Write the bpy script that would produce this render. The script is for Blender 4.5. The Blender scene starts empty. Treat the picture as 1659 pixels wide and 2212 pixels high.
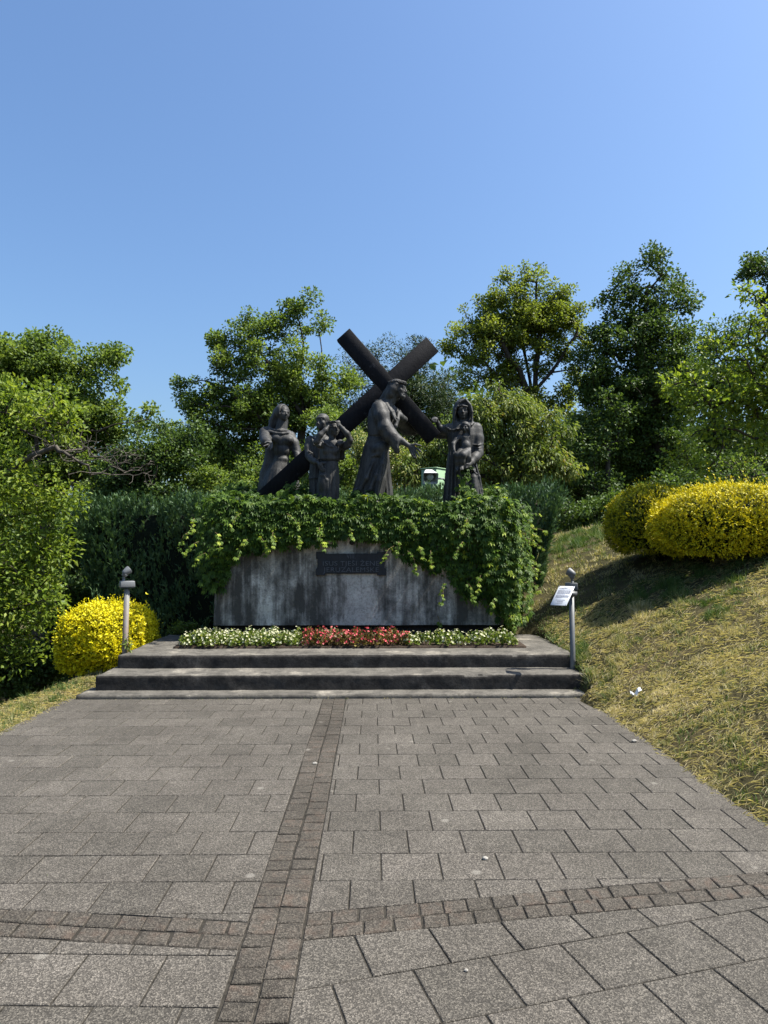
import bpy, bmesh, math, random
import numpy as np
from mathutils import Vector, Matrix, noise as mnoise

rng = np.random.default_rng(11)
random.seed(11)
SC = bpy.context.scene
COL = SC.collection

# ------------------------------------------------------------------ camera
F_PX, CX, CY = 1520.0, 829.5, 1106.0          # focal length and centre in a 1659 x 2212 picture
EYE = np.array((0.0, 0.0, 1.6))
PITCH = math.atan(81.0 / F_PX)
YAW = math.radians(0.9)
cam_d = bpy.data.cameras.new('camera')
cam = bpy.data.objects.new('camera', cam_d)
COL.objects.link(cam)
cam.location = EYE
cam.rotation_euler = (math.pi / 2 + PITCH, 0, -YAW)
cam_d.sensor_fit = 'VERTICAL'
cam_d.sensor_height = 36.0
cam_d.lens = 36.0 * F_PX / 2212.0
cam_d.clip_end = 2000
cam_d.clip_start = 0.05
SC.camera = cam

# ------------------------------------------------------------------ light
SUN_EL, SUN_AZ = math.radians(57), math.radians(-2.5)   # azimuth from +X; negative = slightly to the viewer's side
SUN_DIR = np.array((math.cos(SUN_EL) * math.cos(SUN_AZ), math.cos(SUN_EL) * math.sin(SUN_AZ), math.sin(SUN_EL)))
world = bpy.data.worlds.new('World')
SC.world = world
world.use_nodes = True
wn = world.node_tree
bg = wn.nodes['Background']
sky = wn.nodes.new('ShaderNodeTexSky')
sky.sky_type = 'NISHITA'
sky.sun_disc = False
sky.sun_elevation = SUN_EL
sky.sun_rotation = math.pi / 2 - SUN_AZ
sky.altitude = 200
sky.air_density = 1.45
sky.dust_density = 3.2
sky.ozone_density = 10.0
wn.links.new(sky.outputs[0], bg.inputs[0])
bg.inputs[1].default_value = 0.083
sd = bpy.data.lights.new('sun', 'SUN')
sd.energy = 5.0
sd.angle = math.radians(0.53)
sd.color = (1.0, 0.95, 0.87)
sun = bpy.data.objects.new('sun', sd)
COL.objects.link(sun)
sun.location = (20, -2, 30)
sun.rotation_euler = Vector(SUN_DIR).to_track_quat('Z', 'Y').to_euler()
SC.view_settings.view_transform = 'Standard'
SC.view_settings.look = 'None'
SC.view_settings.exposure = 1.25
SC.view_settings.gamma = 1.0
SC.view_settings.use_curve_mapping = False
SC.cycles.max_bounces = 6
SC.cycles.transparent_max_bounces = 4


def ray(px, py):
    c = np.array(((px - CX) / F_PX, 1.0, -(py - CY) / F_PX))
    cp, sp = math.cos(PITCH), math.sin(PITCH)
    y = c[1] * cp - c[2] * sp
    z = c[1] * sp + c[2] * cp
    x = c[0]
    cy, sy = math.cos(YAW), math.sin(YAW)
    return np.array((x * cy + y * sy, -x * sy + y * cy, z))


def at(px, py, Y):
    d = ray(px, py)
    return EYE + d * (Y / d[1])


def gnd(px, py, z=0.0):
    d = ray(px, py)
    return EYE + d * ((z - EYE[2]) / d[2])


def smooth(a, b, x):
    t = np.clip((x - a) / (b - a), 0, 1)
    return t * t * (3 - 2 * t)


# ------------------------------------------------------------------ object helpers
def tag(o, label=None, cat=None, group=None, kind=None):
    if label: o['label'] = label
    if cat: o['category'] = cat
    if group: o['group'] = group
    if kind: o['kind'] = kind
    return o


def link(name, me, mat=None, parent=None, loc=None):
    o = bpy.data.objects.new(name, me)
    COL.objects.link(o)
    if mat is not None and me is not None and not me.materials:
        me.materials.append(mat)
    if parent is not None:
        o.parent = parent
    if loc is not None:
        o.location = loc
    return o


def thing(name, label, cat, loc=(0, 0, 0), group=None):
    o = bpy.data.objects.new(name, None)
    COL.objects.link(o)
    o.location = loc
    o.empty_display_size = 0.1
    return tag(o, label, cat, group)


def mesh_np(name, V, F, smooth_sh=False, tint=None):
    """V (n,3); F (m,k) int array or list of such arrays."""
    me = bpy.data.meshes.new(name)
    V = np.ascontiguousarray(V, dtype=np.float32)
    Fs = F if isinstance(F, list) else [F]
    me.vertices.add(len(V))
    me.vertices.foreach_set('co', V.ravel())
    loops = np.concatenate([f.ravel() for f in Fs]).astype(np.int32)
    tot = np.concatenate([np.full(len(f), f.shape[1], dtype=np.int32) for f in Fs])
    start = np.concatenate(([0], np.cumsum(tot)[:-1])).astype(np.int32)
    me.loops.add(len(loops))
    me.loops.foreach_set('vertex_index', loops)
    me.polygons.add(len(tot))
    me.polygons.foreach_set('loop_start', start)
    me.polygons.foreach_set('loop_total', tot)
    if smooth_sh:
        me.polygons.foreach_set('use_smooth', np.ones(len(tot), dtype=bool))
    if tint is not None:
        a = me.attributes.new('tint', 'FLOAT', 'POINT')
        a.data.foreach_set('value', np.ascontiguousarray(tint, dtype=np.float32))
    me.update(calc_edges=True)
    return me


class MB:
    """collects simple solids into one mesh"""
    def __init__(s):
        s.V, s.F, s.n = [], {}, 0

    def raw(s, V, F):
        V = np.asarray(V, float)
        F = np.asarray(F, int)
        s.V.append(V)
        s.F.setdefault(F.shape[1], []).append(F + s.n)
        s.n += len(V)

    def box(s, lo, hi, M=None, taper=1.0):
        x0, y0, z0 = lo
        x1, y1, z1 = hi
        V = np.array([(x0, y0, z0), (x1, y0, z0), (x1, y1, z0), (x0, y1, z0), (x0, y0, z1), (x1, y0, z1), (x1, y1, z1), (x0, y1, z1)], float)
        if taper != 1.0:
            c = V[4:, :2].mean(0)
            V[4:, :2] = c + (V[4:, :2] - c) * taper
        if M is not None:
            V = V @ M[:3, :3].T + M[:3, 3]
        s.raw(V, [(0, 3, 2, 1), (4, 5, 6, 7), (0, 1, 5, 4), (1, 2, 6, 5), (2, 3, 7, 6), (3, 0, 4, 7)])

    def tube(s, pts, radii, n=10, caps=True):
        pts = np.asarray(pts, float)
        if np.isscalar(radii): radii = [radii] * len(pts)
        rings = []
        up = np.array((0, 0, 1.0))
        for i, p in enumerate(pts):
            d = pts[min(i + 1, len(pts) - 1)] - pts[max(i - 1, 0)]
            d = d / (np.linalg.norm(d) + 1e-9)
            ref = up if abs(d[2]) < 0.9 else np.array((1.0, 0, 0))
            u = np.cross(d, ref); u /= np.linalg.norm(u)
            v = np.cross(d, u)
            a = np.arange(n) / n * 2 * np.pi
            rings.append(p + radii[i] * (np.cos(a)[:, None] * u + np.sin(a)[:, None] * v))
        V = np.concatenate(rings)
        q = []
        for i in range(len(pts) - 1):
            for k in range(n):
                q.append((i * n + k, i * n + (k + 1) % n, (i + 1) * n + (k + 1) % n, (i + 1) * n + k))
        base = s.n
        s.raw(V, q)
        if caps:
            s.F.setdefault(n, []).append(np.array([list(range(n))[::-1]]) + base)
            s.F.setdefault(n, []).append(np.array([list(range(n))]) + base + (len(pts) - 1) * n)

    def lathe(s, prof, M, n=20):
        """prof list of (r, h) along local z, M 4x4"""
        a = np.arange(n) / n * 2 * np.pi
        V = np.concatenate([np.stack((r * np.cos(a), r * np.sin(a), np.full(n, h)), 1) for r, h in prof])
        V = V @ M[:3, :3].T + M[:3, 3]
        q = []
        for i in range(len(prof) - 1):
            for k in range(n):
                q.append((i * n + k, i * n + (k + 1) % n, (i + 1) * n + (k + 1) % n, (i + 1) * n + k))
        s.raw(V, q)

    def mesh(s, name, smooth_sh=False):
        V = np.concatenate(s.V)
        F = [np.concatenate(v) for v in s.F.values()]
        return mesh_np(name, V, F, smooth_sh)


def bevelled(me, off, seg=2, ang=0.5):
    bm = bmesh.new()
    bm.from_mesh(me)
    es = [e for e in bm.edges if len(e.link_faces) == 2 and e.calc_face_angle() > ang]
    bmesh.ops.bevel(bm, geom=es, offset=off, segments=seg, affect='EDGES', profile=0.5)
    bm.to_mesh(me)
    bm.free()
    return me


def frame(c, z, up=(0, 0, 1)):
    z = np.asarray(z, float); z = z / np.linalg.norm(z)
    up = np.asarray(up, float)
    x = np.cross(up, z)
    if np.linalg.norm(x) < 1e-5: x = np.array((1.0, 0, 0))
    x /= np.linalg.norm(x)
    y = np.cross(z, x)
    M = np.eye(4)
    M[:3, 0], M[:3, 1], M[:3, 2], M[:3, 3] = x, y, z, c
    return M


def unit(v):
    return v / (np.linalg.norm(v, axis=-1, keepdims=True) + 1e-9)


# ------------------------------------------------------------------ materials
class NT:
    def __init__(s, name):
        s.m = bpy.data.materials.new(name)
        s.m.use_nodes = True
        s.t = s.m.node_tree
        s.t.nodes.clear()
        s.out = s.t.nodes.new('ShaderNodeOutputMaterial')

    def n(s, typ, ins=None, **kw):
        nd = s.t.nodes.new('ShaderNode' + typ)
        for k, v in kw.items(): setattr(nd, k, v)
        for k, v in (ins or {}).items():
            sock = nd.inputs[k]
            if isinstance(v, bpy.types.NodeSocket): s.t.links.new(v, sock)
            else: sock.default_value = v
        return nd

    def pos(s, scale=(1, 1, 1), obj=False):
        if obj:
            src = s.n('TexCoord').outputs['Object']
        else:
            src = s.n('NewGeometry').outputs['Position']
        return s.n('Mapping', {'Vector': src, 'Scale': scale}).outputs[0]

    def noise(s, vec, scale, detail=4, rough=0.55, out='Fac'):
        return s.n('TexNoise', {'Vector': vec, 'Scale': scale, 'Detail': detail, 'Roughness': rough}).outputs[out]

    def ramp(s, fac, stops):
        r = s.n('ValToRGB', {'Fac': fac})
        el = r.color_ramp.elements
        while len(el) < len(stops): el.new(0.5)
        for e, (p, c) in zip(el, stops):
            e.position = p
            e.color = (c[0], c[1], c[2], 1) if not np.isscalar(c) else (c, c, c, 1)
        return r.outputs[0]

    def mix(s, fac, a, b, mode='MIX'):
        nd = s.n('MixRGB', {'Fac': fac, 'Color1': a, 'Color2': b}, blend_type=mode)
        return nd.outputs[0]

    def math(s, op, a, b=0.0):
        return s.n('Math', {0: a, 1: b}, operation=op).outputs[0]

    def bump(s, h, strength=0.3, dist=0.01):
        return s.n('Bump', {'Height': h, 'Strength': strength, 'Distance': dist}).outputs[0]

    def principled(s, col, rough=0.8, spec=0.3, metal=0.0, normal=None):
        ins = {'Base Color': col, 'Roughness': rough, 'Metallic': metal, 'Specular IOR Level': spec}
        if normal is not None: ins['Normal'] = normal
        b = s.n('BsdfPrincipled', ins)
        s.t.links.new(b.outputs[0], s.out.inputs[0])
        return s.m


def c4(c): return (c[0], c[1], c[2], 1.0)


def leaf_mat(name, stops, trans=0.35, rough=0.5, spec=0.25, tcol=(1.25, 1.25, 0.6)):
    t = NT(name)
    a = t.n('Attribute', attribute_name='tint').outputs['Fac']
    col = t.ramp(a, stops)
    p = t.n('BsdfPrincipled', {'Base Color': col, 'Roughness': rough, 'Specular IOR Level': spec})
    tc = t.mix(1.0, col, c4(tcol), 'MULTIPLY')
    tr = t.n('BsdfTranslucent', {'Color': tc})
    mx = t.n('MixShader', {0: trans, 1: p.outputs[0], 2: tr.outputs[0]})
    t.t.links.new(mx.outputs[0], t.out.inputs[0])
    return t.m


def simple_mat(name, col, rough=0.6, spec=0.3, metal=0.0, var=0.15, scale=8.0):
    t = NT(name)
    f = t.noise(t.pos(), scale, 5)
    a = tuple(c * (1 - var) for c in col)
    b = tuple(min(1, c * (1 + var)) for c in col)
    return t.principled(t.ramp(f, [(0.3, a), (0.7, b)]), rough, spec, metal)


def mat_aggregate(name, lo, mid, hi, scale, red=0.0):
    """exposed-aggregate concrete: small pale and dark stones"""
    t = NT(name)
    p = t.pos()
    vo = t.n('TexVoronoi', {'Vector': p, 'Scale': scale}, feature='F1')
    g = t.n('SeparateColor', {0: vo.outputs['Color']}).outputs[0]
    vo2 = t.n('TexVoronoi', {'Vector': p, 'Scale': scale * 2.3}, feature='F1')
    g2 = t.n('SeparateColor', {0: vo2.outputs['Color']}).outputs[1]
    gm = t.math('ADD', t.math('MULTIPLY', g, 0.65), t.math('MULTIPLY', g2, 0.35))
    col = t.ramp(gm, [(0.18, lo), (0.5, mid), (0.68, [c * 1.5 for c in mid]), (0.85, hi)])
    big = t.noise(p, 1.3, 5, 0.6)
    col = t.mix(1.0, col, t.ramp(big, [(0.3, (0.74, 0.72, 0.68)), (0.7, (1.12, 1.1, 1.06))]), 'MULTIPLY')
    med = t.noise(p, 9, 4, 0.6)
    col = t.mix(1.0, col, t.ramp(med, [(0.3, (0.85, 0.85, 0.83)), (0.7, (1.1, 1.1, 1.1))]), 'MULTIPLY')
    rnd = t.n('ObjectInfo').outputs['Random']
    col = t.mix(1.0, col, t.ramp(rnd, [(0.0, (0.86, 0.85, 0.83)), (1.0, (1.1, 1.08, 1.07))]), 'MULTIPLY')
    if red:
        pr = t.noise(p, 14, 3, 0.6)
        rr = t.math('MULTIPLY', t.ramp(pr, [(0.5, 0.0), (0.68, 1.0)]), rnd)
        col = t.mix(t.math('MULTIPLY', rr, red), col, c4((0.105, 0.063, 0.042)))
    sp = t.n('TexVoronoi', {'Vector': p, 'Scale': 2.6}, feature='F1').outputs['Distance']
    spot = t.ramp(sp, [(0.045, 1.0), (0.075, 0.0)])
    col = t.mix(t.math('MULTIPLY', spot, 0.45), col, c4((0.22, 0.205, 0.175)))
    b = t.bump(vo.outputs['Distance'], 0.55, 0.004)
    return t.principled(col, 0.85, 0.25, normal=b)


def mat_concrete(name, base, dark, pale, stain=0.5, streak=True):
    t = NT(name)
    p = t.pos()
    n1 = t.noise(p, 2.4, 6, 0.62)
    n2 = t.noise(p, 38, 5, 0.7)
    col = t.ramp(n1, [(0.30, [c * 0.7 for c in base]), (0.55, base), (0.75, pale)])
    col = t.mix(1.0, col, t.ramp(n2, [(0.32, 0.62), (0.55, 1.05)]), 'MULTIPLY')
    if streak:
        s1 = t.noise(t.pos((1.0, 1.0, 0.16)), 2.0, 4, 0.6)
        s2 = t.noise(t.pos((7, 7, 0.35)), 2.0, 5, 0.65)
        s3 = t.noise(t.pos((2.2, 2.2, 1.5)), 2.0, 6, 0.7)
        k = t.math('ADD', t.math('MULTIPLY', s1, 0.45), t.math('MULTIPLY', s2, 0.22))
        k = t.math('ADD', k, t.math('MULTIPLY', s3, 0.33))
        k = t.ramp(k, [(0.455, 0.0), (0.50, 0.6), (0.56, 1.0)])
    else:
        k = t.ramp(t.noise(p, 5.5, 7, 0.68), [(0.45, 0.0), (0.62, 1.0)])
    col = t.mix(t.math('MULTIPLY', k, stain), col, c4(dark))
    sp = t.ramp(t.noise(p, 75, 3, 0.6), [(0.60, 0.0), (0.68, 1.0)])
    col = t.mix(t.math('MULTIPLY', sp, 0.5), col, c4(dark))
    b = t.bump(t.math('ADD', n2, t.math('MULTIPLY', n1, 0.6)), 0.5, 0.012)
    return t.principled(col, 0.9, 0.2, normal=b)


def mat_bronze(name, lo, hi, rough=0.62, metal=0.35, scratch=False, spec=0.35):
    t = NT(name)
    p = t.pos()
    n1 = t.noise(p, 3.5, 6, 0.65)
    st = t.noise(t.pos((14, 14, 0.9)), 2.0, 5, 0.65)
    f = t.math('ADD', t.math('MULTIPLY', n1, 0.5), t.math('MULTIPLY', st, 0.5))
    col = t.ramp(f, [(0.36, lo), (0.62, hi)])
    n2 = t.noise(p, 60, 4, 0.7)
    col = t.mix(1.0, col, t.ramp(n2, [(0.3, 0.75), (0.65, 1.12)]), 'MULTIPLY')
    if scratch:
        w = t.noise(p, 6.5, 7, 0.7)
        k = t.ramp(w, [(0.60, 0.0), (0.66, 1.0), (0.69, 0.0)])
        col = t.mix(t.math('MULTIPLY', k, 0.4), col, c4((0.07, 0.07, 0.075)))
    b = t.bump(t.math('ADD', n2, t.noise(p, 18, 4)), 0.4, 0.006)
    return t.principled(col, rough, spec, metal, b)


M_SLAB = mat_aggregate('exposed_aggregate', (0.034, 0.0315, 0.0275), (0.064, 0.0595, 0.0525), (0.172, 0.160, 0.140), 185)
M_COB = mat_aggregate('cobble_concrete', (0.026, 0.0232, 0.0195), (0.050, 0.0450, 0.038), (0.122, 0.111, 0.094), 190, red=0.32)
M_BED = simple_mat('joint_soil', (0.030, 0.027, 0.022), 0.95, 0.1, var=0.5, scale=40)
M_SOIL = simple_mat('garden_soil', (0.04, 0.03, 0.022), 0.95, 0.1, var=0.5, scale=60)
M_STEP = mat_concrete('step_concrete', (0.12, 0.111, 0.094), (0.034, 0.032, 0.028), (0.32, 0.29, 0.235), 0.6, streak=False)
M_RISER = mat_concrete('dark_riser_concrete', (0.045, 0.041, 0.036), (0.012, 0.011, 0.010), (0.115, 0.105, 0.09), 0.8, streak=False)  # darker concrete for the upright faces of the upper steps
M_WALL = mat_concrete('pedestal_concrete', (0.42, 0.405, 0.36), (0.045, 0.043, 0.038), (0.64, 0.625, 0.57), 0.95)
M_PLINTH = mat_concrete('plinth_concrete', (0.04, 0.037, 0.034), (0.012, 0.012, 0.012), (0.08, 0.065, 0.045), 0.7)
M_STATUE = mat_bronze('grey_bronze', (0.010, 0.0103, 0.0108), (0.066, 0.065, 0.059), 0.58, 0.0, spec=0.25)
M_CROSS = mat_bronze('dark_bronze', (0.005, 0.005, 0.0065), (0.013, 0.013, 0.015), 0.65, 0.0, scratch=True, spec=0.12)
M_PLAQUE = mat_bronze('plaque_bronze', (0.009, 0.011, 0.014), (0.022, 0.025, 0.03), 0.5, 0.1)
M_BARK = simple_mat('bark', (0.05, 0.042, 0.033), 0.9, 0.15, var=0.45, scale=12)
M_TWIG = simple_mat('dead_twig', (0.075, 0.066, 0.054), 0.9, 0.15, var=0.4, scale=12)
M_STEEL = simple_mat('galvanised_steel', (0.125, 0.13, 0.13), 0.5, 0.4, 0.3, var=0.12, scale=14)
M_LAMP = simple_mat('grey_lamp_paint', (0.135, 0.14, 0.143), 0.45, 0.4, var=0.06)
M_LAMPD = simple_mat('dark_grey_lamp_paint', (0.085, 0.09, 0.088), 0.5, 0.4, var=0.08)
M_BOARD = simple_mat('white_board', (0.5, 0.52, 0.54), 0.35, 0.4, var=0.02)
M_INK = simple_mat('ink', (0.10, 0.10, 0.13), 0.6, 0.2, var=0.1)
M_WHITE = simple_mat('white_paint', (0.5, 0.49, 0.47), 0.5, 0.3, var=0.05)
M_GREEN = simple_mat('pale_green_paint', (0.20, 0.31, 0.18), 0.5, 0.3, var=0.06)
M_STONE = simple_mat('pale_stone', (0.25, 0.235, 0.205), 0.8, 0.2, var=0.2, scale=40)


def mat_rusty():
    t = NT('rusty_steel')
    p = t.pos()
    n = t.noise(t.pos((10, 10, 1.4)), 1.6, 5, 0.6)
    z = t.n('SeparateXYZ', {0: p}).outputs[2]
    band = t.math('MULTIPLY', t.ramp(z, [(0.25, 1.0), (0.95, 0.35)]), t.ramp(n, [(0.42, 0.0), (0.6, 1.0)]))
    base = t.ramp(t.noise(p, 20, 4), [(0.3, (0.12, 0.122, 0.118)), (0.7, (0.17, 0.17, 0.16))])
    return t.principled(t.mix(t.math('MULTIPLY', band, 0.75), base, c4((0.25, 0.13, 0.06))), 0.6, 0.3)


M_RUSTY = mat_rusty()


def mat_ground():
    t = NT('dry_lawn')
    p = t.pos()
    a = t.noise(p, 0.9, 6, 0.62)
    b = t.noise(p, 24, 5, 0.7)
    col = t.ramp(a, [(0.35, (0.035, 0.034, 0.014)), (0.52, (0.065, 0.055, 0.024)), (0.66, (0.11, 0.085, 0.042))])
    col = t.mix(1.0, col, t.ramp(b, [(0.3, 0.5), (0.65, 1.15)]), 'MULTIPLY')
    return t.principled(col, 0.95, 0.1, normal=t.bump(b, 0.8, 0.03))


M_GROUND = mat_ground()
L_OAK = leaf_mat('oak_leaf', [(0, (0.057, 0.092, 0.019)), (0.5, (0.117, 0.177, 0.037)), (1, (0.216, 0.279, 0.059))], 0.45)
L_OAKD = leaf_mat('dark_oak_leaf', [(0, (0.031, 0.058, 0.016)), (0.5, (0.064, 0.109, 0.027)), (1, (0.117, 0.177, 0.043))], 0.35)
L_OAKL = leaf_mat('light_oak_leaf', [(0, (0.077, 0.109, 0.022)), (0.5, (0.162, 0.209, 0.037)), (1, (0.282, 0.319, 0.059))], 0.48)
L_BRIGHT = leaf_mat('fresh_leaf', [(0, (0.066, 0.114, 0.016)), (0.5, (0.150, 0.216, 0.029)), (1, (0.281, 0.324, 0.048))], 0.45)
L_CHERRY = leaf_mat('drooping_leaf', [(0, (0.065, 0.111, 0.023)), (0.5, (0.130, 0.176, 0.039)), (0.9, (0.221, 0.247, 0.065)), (1, (0.286, 0.156, 0.039))], 0.38)
L_PINE = leaf_mat('dark_needle', [(0, (0.018, 0.036, 0.015)), (0.6, (0.045, 0.075, 0.027)), (1, (0.090, 0.120, 0.045))], 0.2)
L_CREAM = leaf_mat('cream_blossom', [(0, (0.06, 0.11, 0.02)), (0.45, (0.12, 0.17, 0.04)), (0.6, (0.50, 0.48, 0.26)), (1, (0.66, 0.63, 0.42))], 0.35)
L_HEDGE = leaf_mat('hedge_needle', [(0, (0.023, 0.043, 0.020)), (0.5, (0.055, 0.109, 0.048)), (1, (0.142, 0.222, 0.091))], 0.18)
L_IVY = leaf_mat('creeper_leaf', [(0, (0.023, 0.049, 0.011)), (0.45, (0.057, 0.109, 0.018)), (0.8, (0.122, 0.198, 0.026)), (1, (0.372, 0.437, 0.041))], 0.36, 0.5, 0.18)
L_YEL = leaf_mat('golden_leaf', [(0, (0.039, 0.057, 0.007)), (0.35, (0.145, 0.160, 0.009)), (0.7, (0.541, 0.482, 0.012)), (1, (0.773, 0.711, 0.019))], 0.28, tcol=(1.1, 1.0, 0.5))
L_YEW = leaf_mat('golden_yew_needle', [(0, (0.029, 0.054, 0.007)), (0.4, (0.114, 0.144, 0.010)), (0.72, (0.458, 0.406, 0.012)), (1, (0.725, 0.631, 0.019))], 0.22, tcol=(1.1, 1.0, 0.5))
L_GRASS = leaf_mat('grass_blade', [(0, (0.053, 0.103, 0.022)), (0.4, (0.122, 0.160, 0.045)), (0.65, (0.269, 0.250, 0.115)), (1, (0.550, 0.469, 0.281))], 0.3, 0.6)
L_BEG = leaf_mat('begonia_leaf', [(0, (0.058, 0.100, 0.020)), (0.6, (0.138, 0.190, 0.035)), (1, (0.253, 0.280, 0.070))], 0.35)
L_BEGR = leaf_mat('bronze_begonia_leaf', [(0, (0.06, 0.05, 0.02)), (0.6, (0.13, 0.10, 0.035)), (1, (0.20, 0.17, 0.05))], 0.3)
L_PETW = leaf_mat('white_petal', [(0, (0.519, 0.519, 0.318)), (1, (0.614, 0.606, 0.427))], 0.3, tcol=(1, 1, .9))
L_PETR = leaf_mat('red_petal', [(0, (0.442, 0.034, 0.048)), (0.6, (0.549, 0.069, 0.098)), (1, (0.663, 0.254, 0.233))], 0.3, tcol=(1.1, .8, .8))
# ------------------------------------------------------------------ terrain
def edge_right(Y):
    return 2.27 + 0.5 * np.maximum(0, 4.3 - Y) ** 2


def edge_left(Y):
    return -3.22 - 0.5 * np.maximum(0, 5.2 - Y) ** 2


def terrain(X, Y, sink=True):
    X = np.asarray(X, float); Y = np.asarray(Y, float)
    bR = np.interp(Y, [-50, 7.0, 7.8, 8.4, 10, 11, 12.5, 14, 16, 40, 300], [0, 0, .15, .28, .40, .58, .95, 1.25, 1.38, 1.5, 1.5])
    bL = np.interp(Y, [-50, 9.0, 11, 14, 40, 300], [0, 0, .1, .1, -1, -2])
    w = smooth(-3.0, 0.5, X)
    b = bL * (1 - w) + bR * w
    dr = np.maximum(0, X - np.maximum(edge_right(Y), 2.27))
    s = np.interp(Y, [-50, 10, 14, 40], [.47, .47, .27, .12])
    right = s * np.where(dr < 5, dr - dr * dr * 0.02, 4.5)
    right = right - 0.10 * np.exp(-(dr / 0.25) ** 2) * 0.3
    dl = np.maximum(0, np.minimum(edge_left(Y), -3.22) - X)
    left = -np.minimum(0.03 * dl + 0.85 * np.maximum(0, dl - 0.66 + 0.12 * np.clip(Y - 7.5, -2, 3)), 5.0)
    h = b + right + left
    bumps = 0.03 * np.sin(X * 2.1 + Y * 1.3) * np.sin(Y * 1.7 - X * 0.6) * smooth(0.1, 1.0, dr + dl)
    h = h + bumps + 0.012
    if sink:
        inside = smooth(0.0, 0.10, X - edge_left(Y)) * smooth(0.0, 0.10, edge_right(Y) - X) * smooth(0.0, 0.12, 7.75 - Y)
        h = h * (1 - inside) - 0.07 * inside
        in2 = smooth(-3.14, -3.02, X) * smooth(2.38, 2.30, X) * smooth(7.5, 7.7, Y) * smooth(10.35, 10.2, Y)
        h = h * (1 - in2) + np.minimum(h, -0.05) * in2
    return h


xs = np.unique(np.concatenate([np.linspace(-7, 10, 150), [-400, -200, -100, -60, -40, -30, -24, -18, -14, -11, -9, 12, 14, 17, 20, 25, 32, 45, 70, 120, 220, 400]]))
ys = np.unique(np.concatenate([np.linspace(2, 18, 140), [-400, -200, -100, -50, -25, -12, -6, -3, 0, 1, 20, 22, 25, 28, 32, 37, 45, 60, 90, 150, 250, 420]]))
GX, GY = np.meshgrid(xs, ys, indexing='ij')
GZ = terrain(GX, GY)
nx, ny = GX.shape
ii = np.arange(nx * ny).reshape(nx, ny)
Fq = np.stack((ii[:-1, :-1], ii[1:, :-1], ii[1:, 1:], ii[:-1, 1:]), -1).reshape(-1, 4)
ground = link('ground', mesh_np('ground', np.stack((GX, GY, GZ), -1).reshape(-1, 3), Fq, True), M_GROUND)
tag(ground, kind='structure')

# ------------------------------------------------------------------ paving
bed = MB()
bys = np.array([-8, 0, 1, 2, 2.6, 3.2, 3.8, 4.4, 5.2, 6.2, 7.2, 7.72])
bl, br = np.maximum(edge_left(bys), -9), np.minimum(edge_right(bys), 9)
V = [(x, y, -0.0055) for y, a, b2 in zip(bys, bl, br) for x in (a - 0.03, b2 + 0.03)]
bed.raw(V, [(2 * i, 2 * i + 1, 2 * i + 3, 2 * i + 2) for i in range(len(bys) - 1)])
forecourt = tag(link('forecourt', bed.mesh('forecourt_bed'), M_BED), kind='structure')
road = tag(link('road_paving', None, None), kind='structure')


def clip(poly, a, b, c):
    """keep a*x + b*y <= c"""
    out = []
    for i in range(len(poly)):
        p, q = poly[i], poly[(i + 1) % len(poly)]
        dp, dq = a * p[0] + b * p[1] - c, a * q[0] + b * q[1] - c
        if dp <= 0: out.append(p)
        if dp * dq < 0:
            t = dp / (dp - dq)
            out.append((p[0] + t * (q[0] - p[0]), p[1] + t * (q[1] - p[1])))
    return out


def area(p):
    return 0.5 * sum(p[i][0] * p[(i + 1) % len(p)][1] - p[(i + 1) % len(p)][0] * p[i][1] for i in range(len(p)))


def inset(poly, d):
    n = len(poly)
    out = []
    for i in range(n):
        p0, p1, p2 = (np.array(poly[(i + k) % n]) for k in (-1, 0, 1))
        e1, e2 = unit(p1 - p0), unit(p2 - p1)
        n1, n2 = np.array((-e1[1], e1[0])), np.array((-e2[1], e2[0]))
        m = n1 + n2
        m = m / max(0.25, np.dot(m, m)) * 2
        out.append(tuple(p1 + m * d))
    return out


def paver(name, poly, parent, mat, gap, ch, z=0.0, jz=0.0012, tilt=0.004, jit=0.0):
    if len(poly) < 3 or area(poly) < 0.0025: return
    # drop near duplicate points
    q = [p for i, p in enumerate(poly) if math.dist(p, poly[i - 1]) > 0.012]
    if len(q) < 3 or area(q) < 0.0025: return
    q = inset(q, gap / 2)
    if area(q) < 0.0015: return
    if jit: q = [(x + random.uniform(-jit, jit), y + random.uniform(-jit, jit)) for x, y in q]
    cx = sum(p[0] for p in q) / len(q); cy = sum(p[1] for p in q) / len(q)
    top = inset(q, ch)
    n = len(q)
    tx, ty = random.uniform(-tilt, tilt), random.uniform(-tilt, tilt)
    zz = z + random.uniform(-jz, jz)
    f = lambda p, d: (p[0] - cx, p[1] - cy, d + tx * (p[0] - cx) + ty * (p[1] - cy))
    V = [f(p, 0) for p in top] + [f(p, -ch) for p in q] + [f(p, -0.03) for p in q]
    me = bpy.data.meshes.new(name)
    faces = [tuple(range(n))]
    for r in (0, 1):
        for i in range(n):
            faces.append((r * n + i, (r + 1) * n + i, (r + 1) * n + (i + 1) % n, r * n + (i + 1) % n))
    me.from_pydata(V, [], faces)
    me.update()
    link(name, me, mat, parent, (cx, cy, zz))


SX0, SX1 = -0.535, -0.288          # cobble stripe
bandL = lambda d: (0.115, 1.0, 2.915 + d - 0.115 * 0.55)       # a*x+b*y = c : line of the band's lower edge
bandR = lambda d: (-0.16, 1.0, 2.980 + d + 0.16 * 0.30)
BW = 0.215                          # band width


def neg(l): return (-l[0], -l[1], -l[2])


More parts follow.
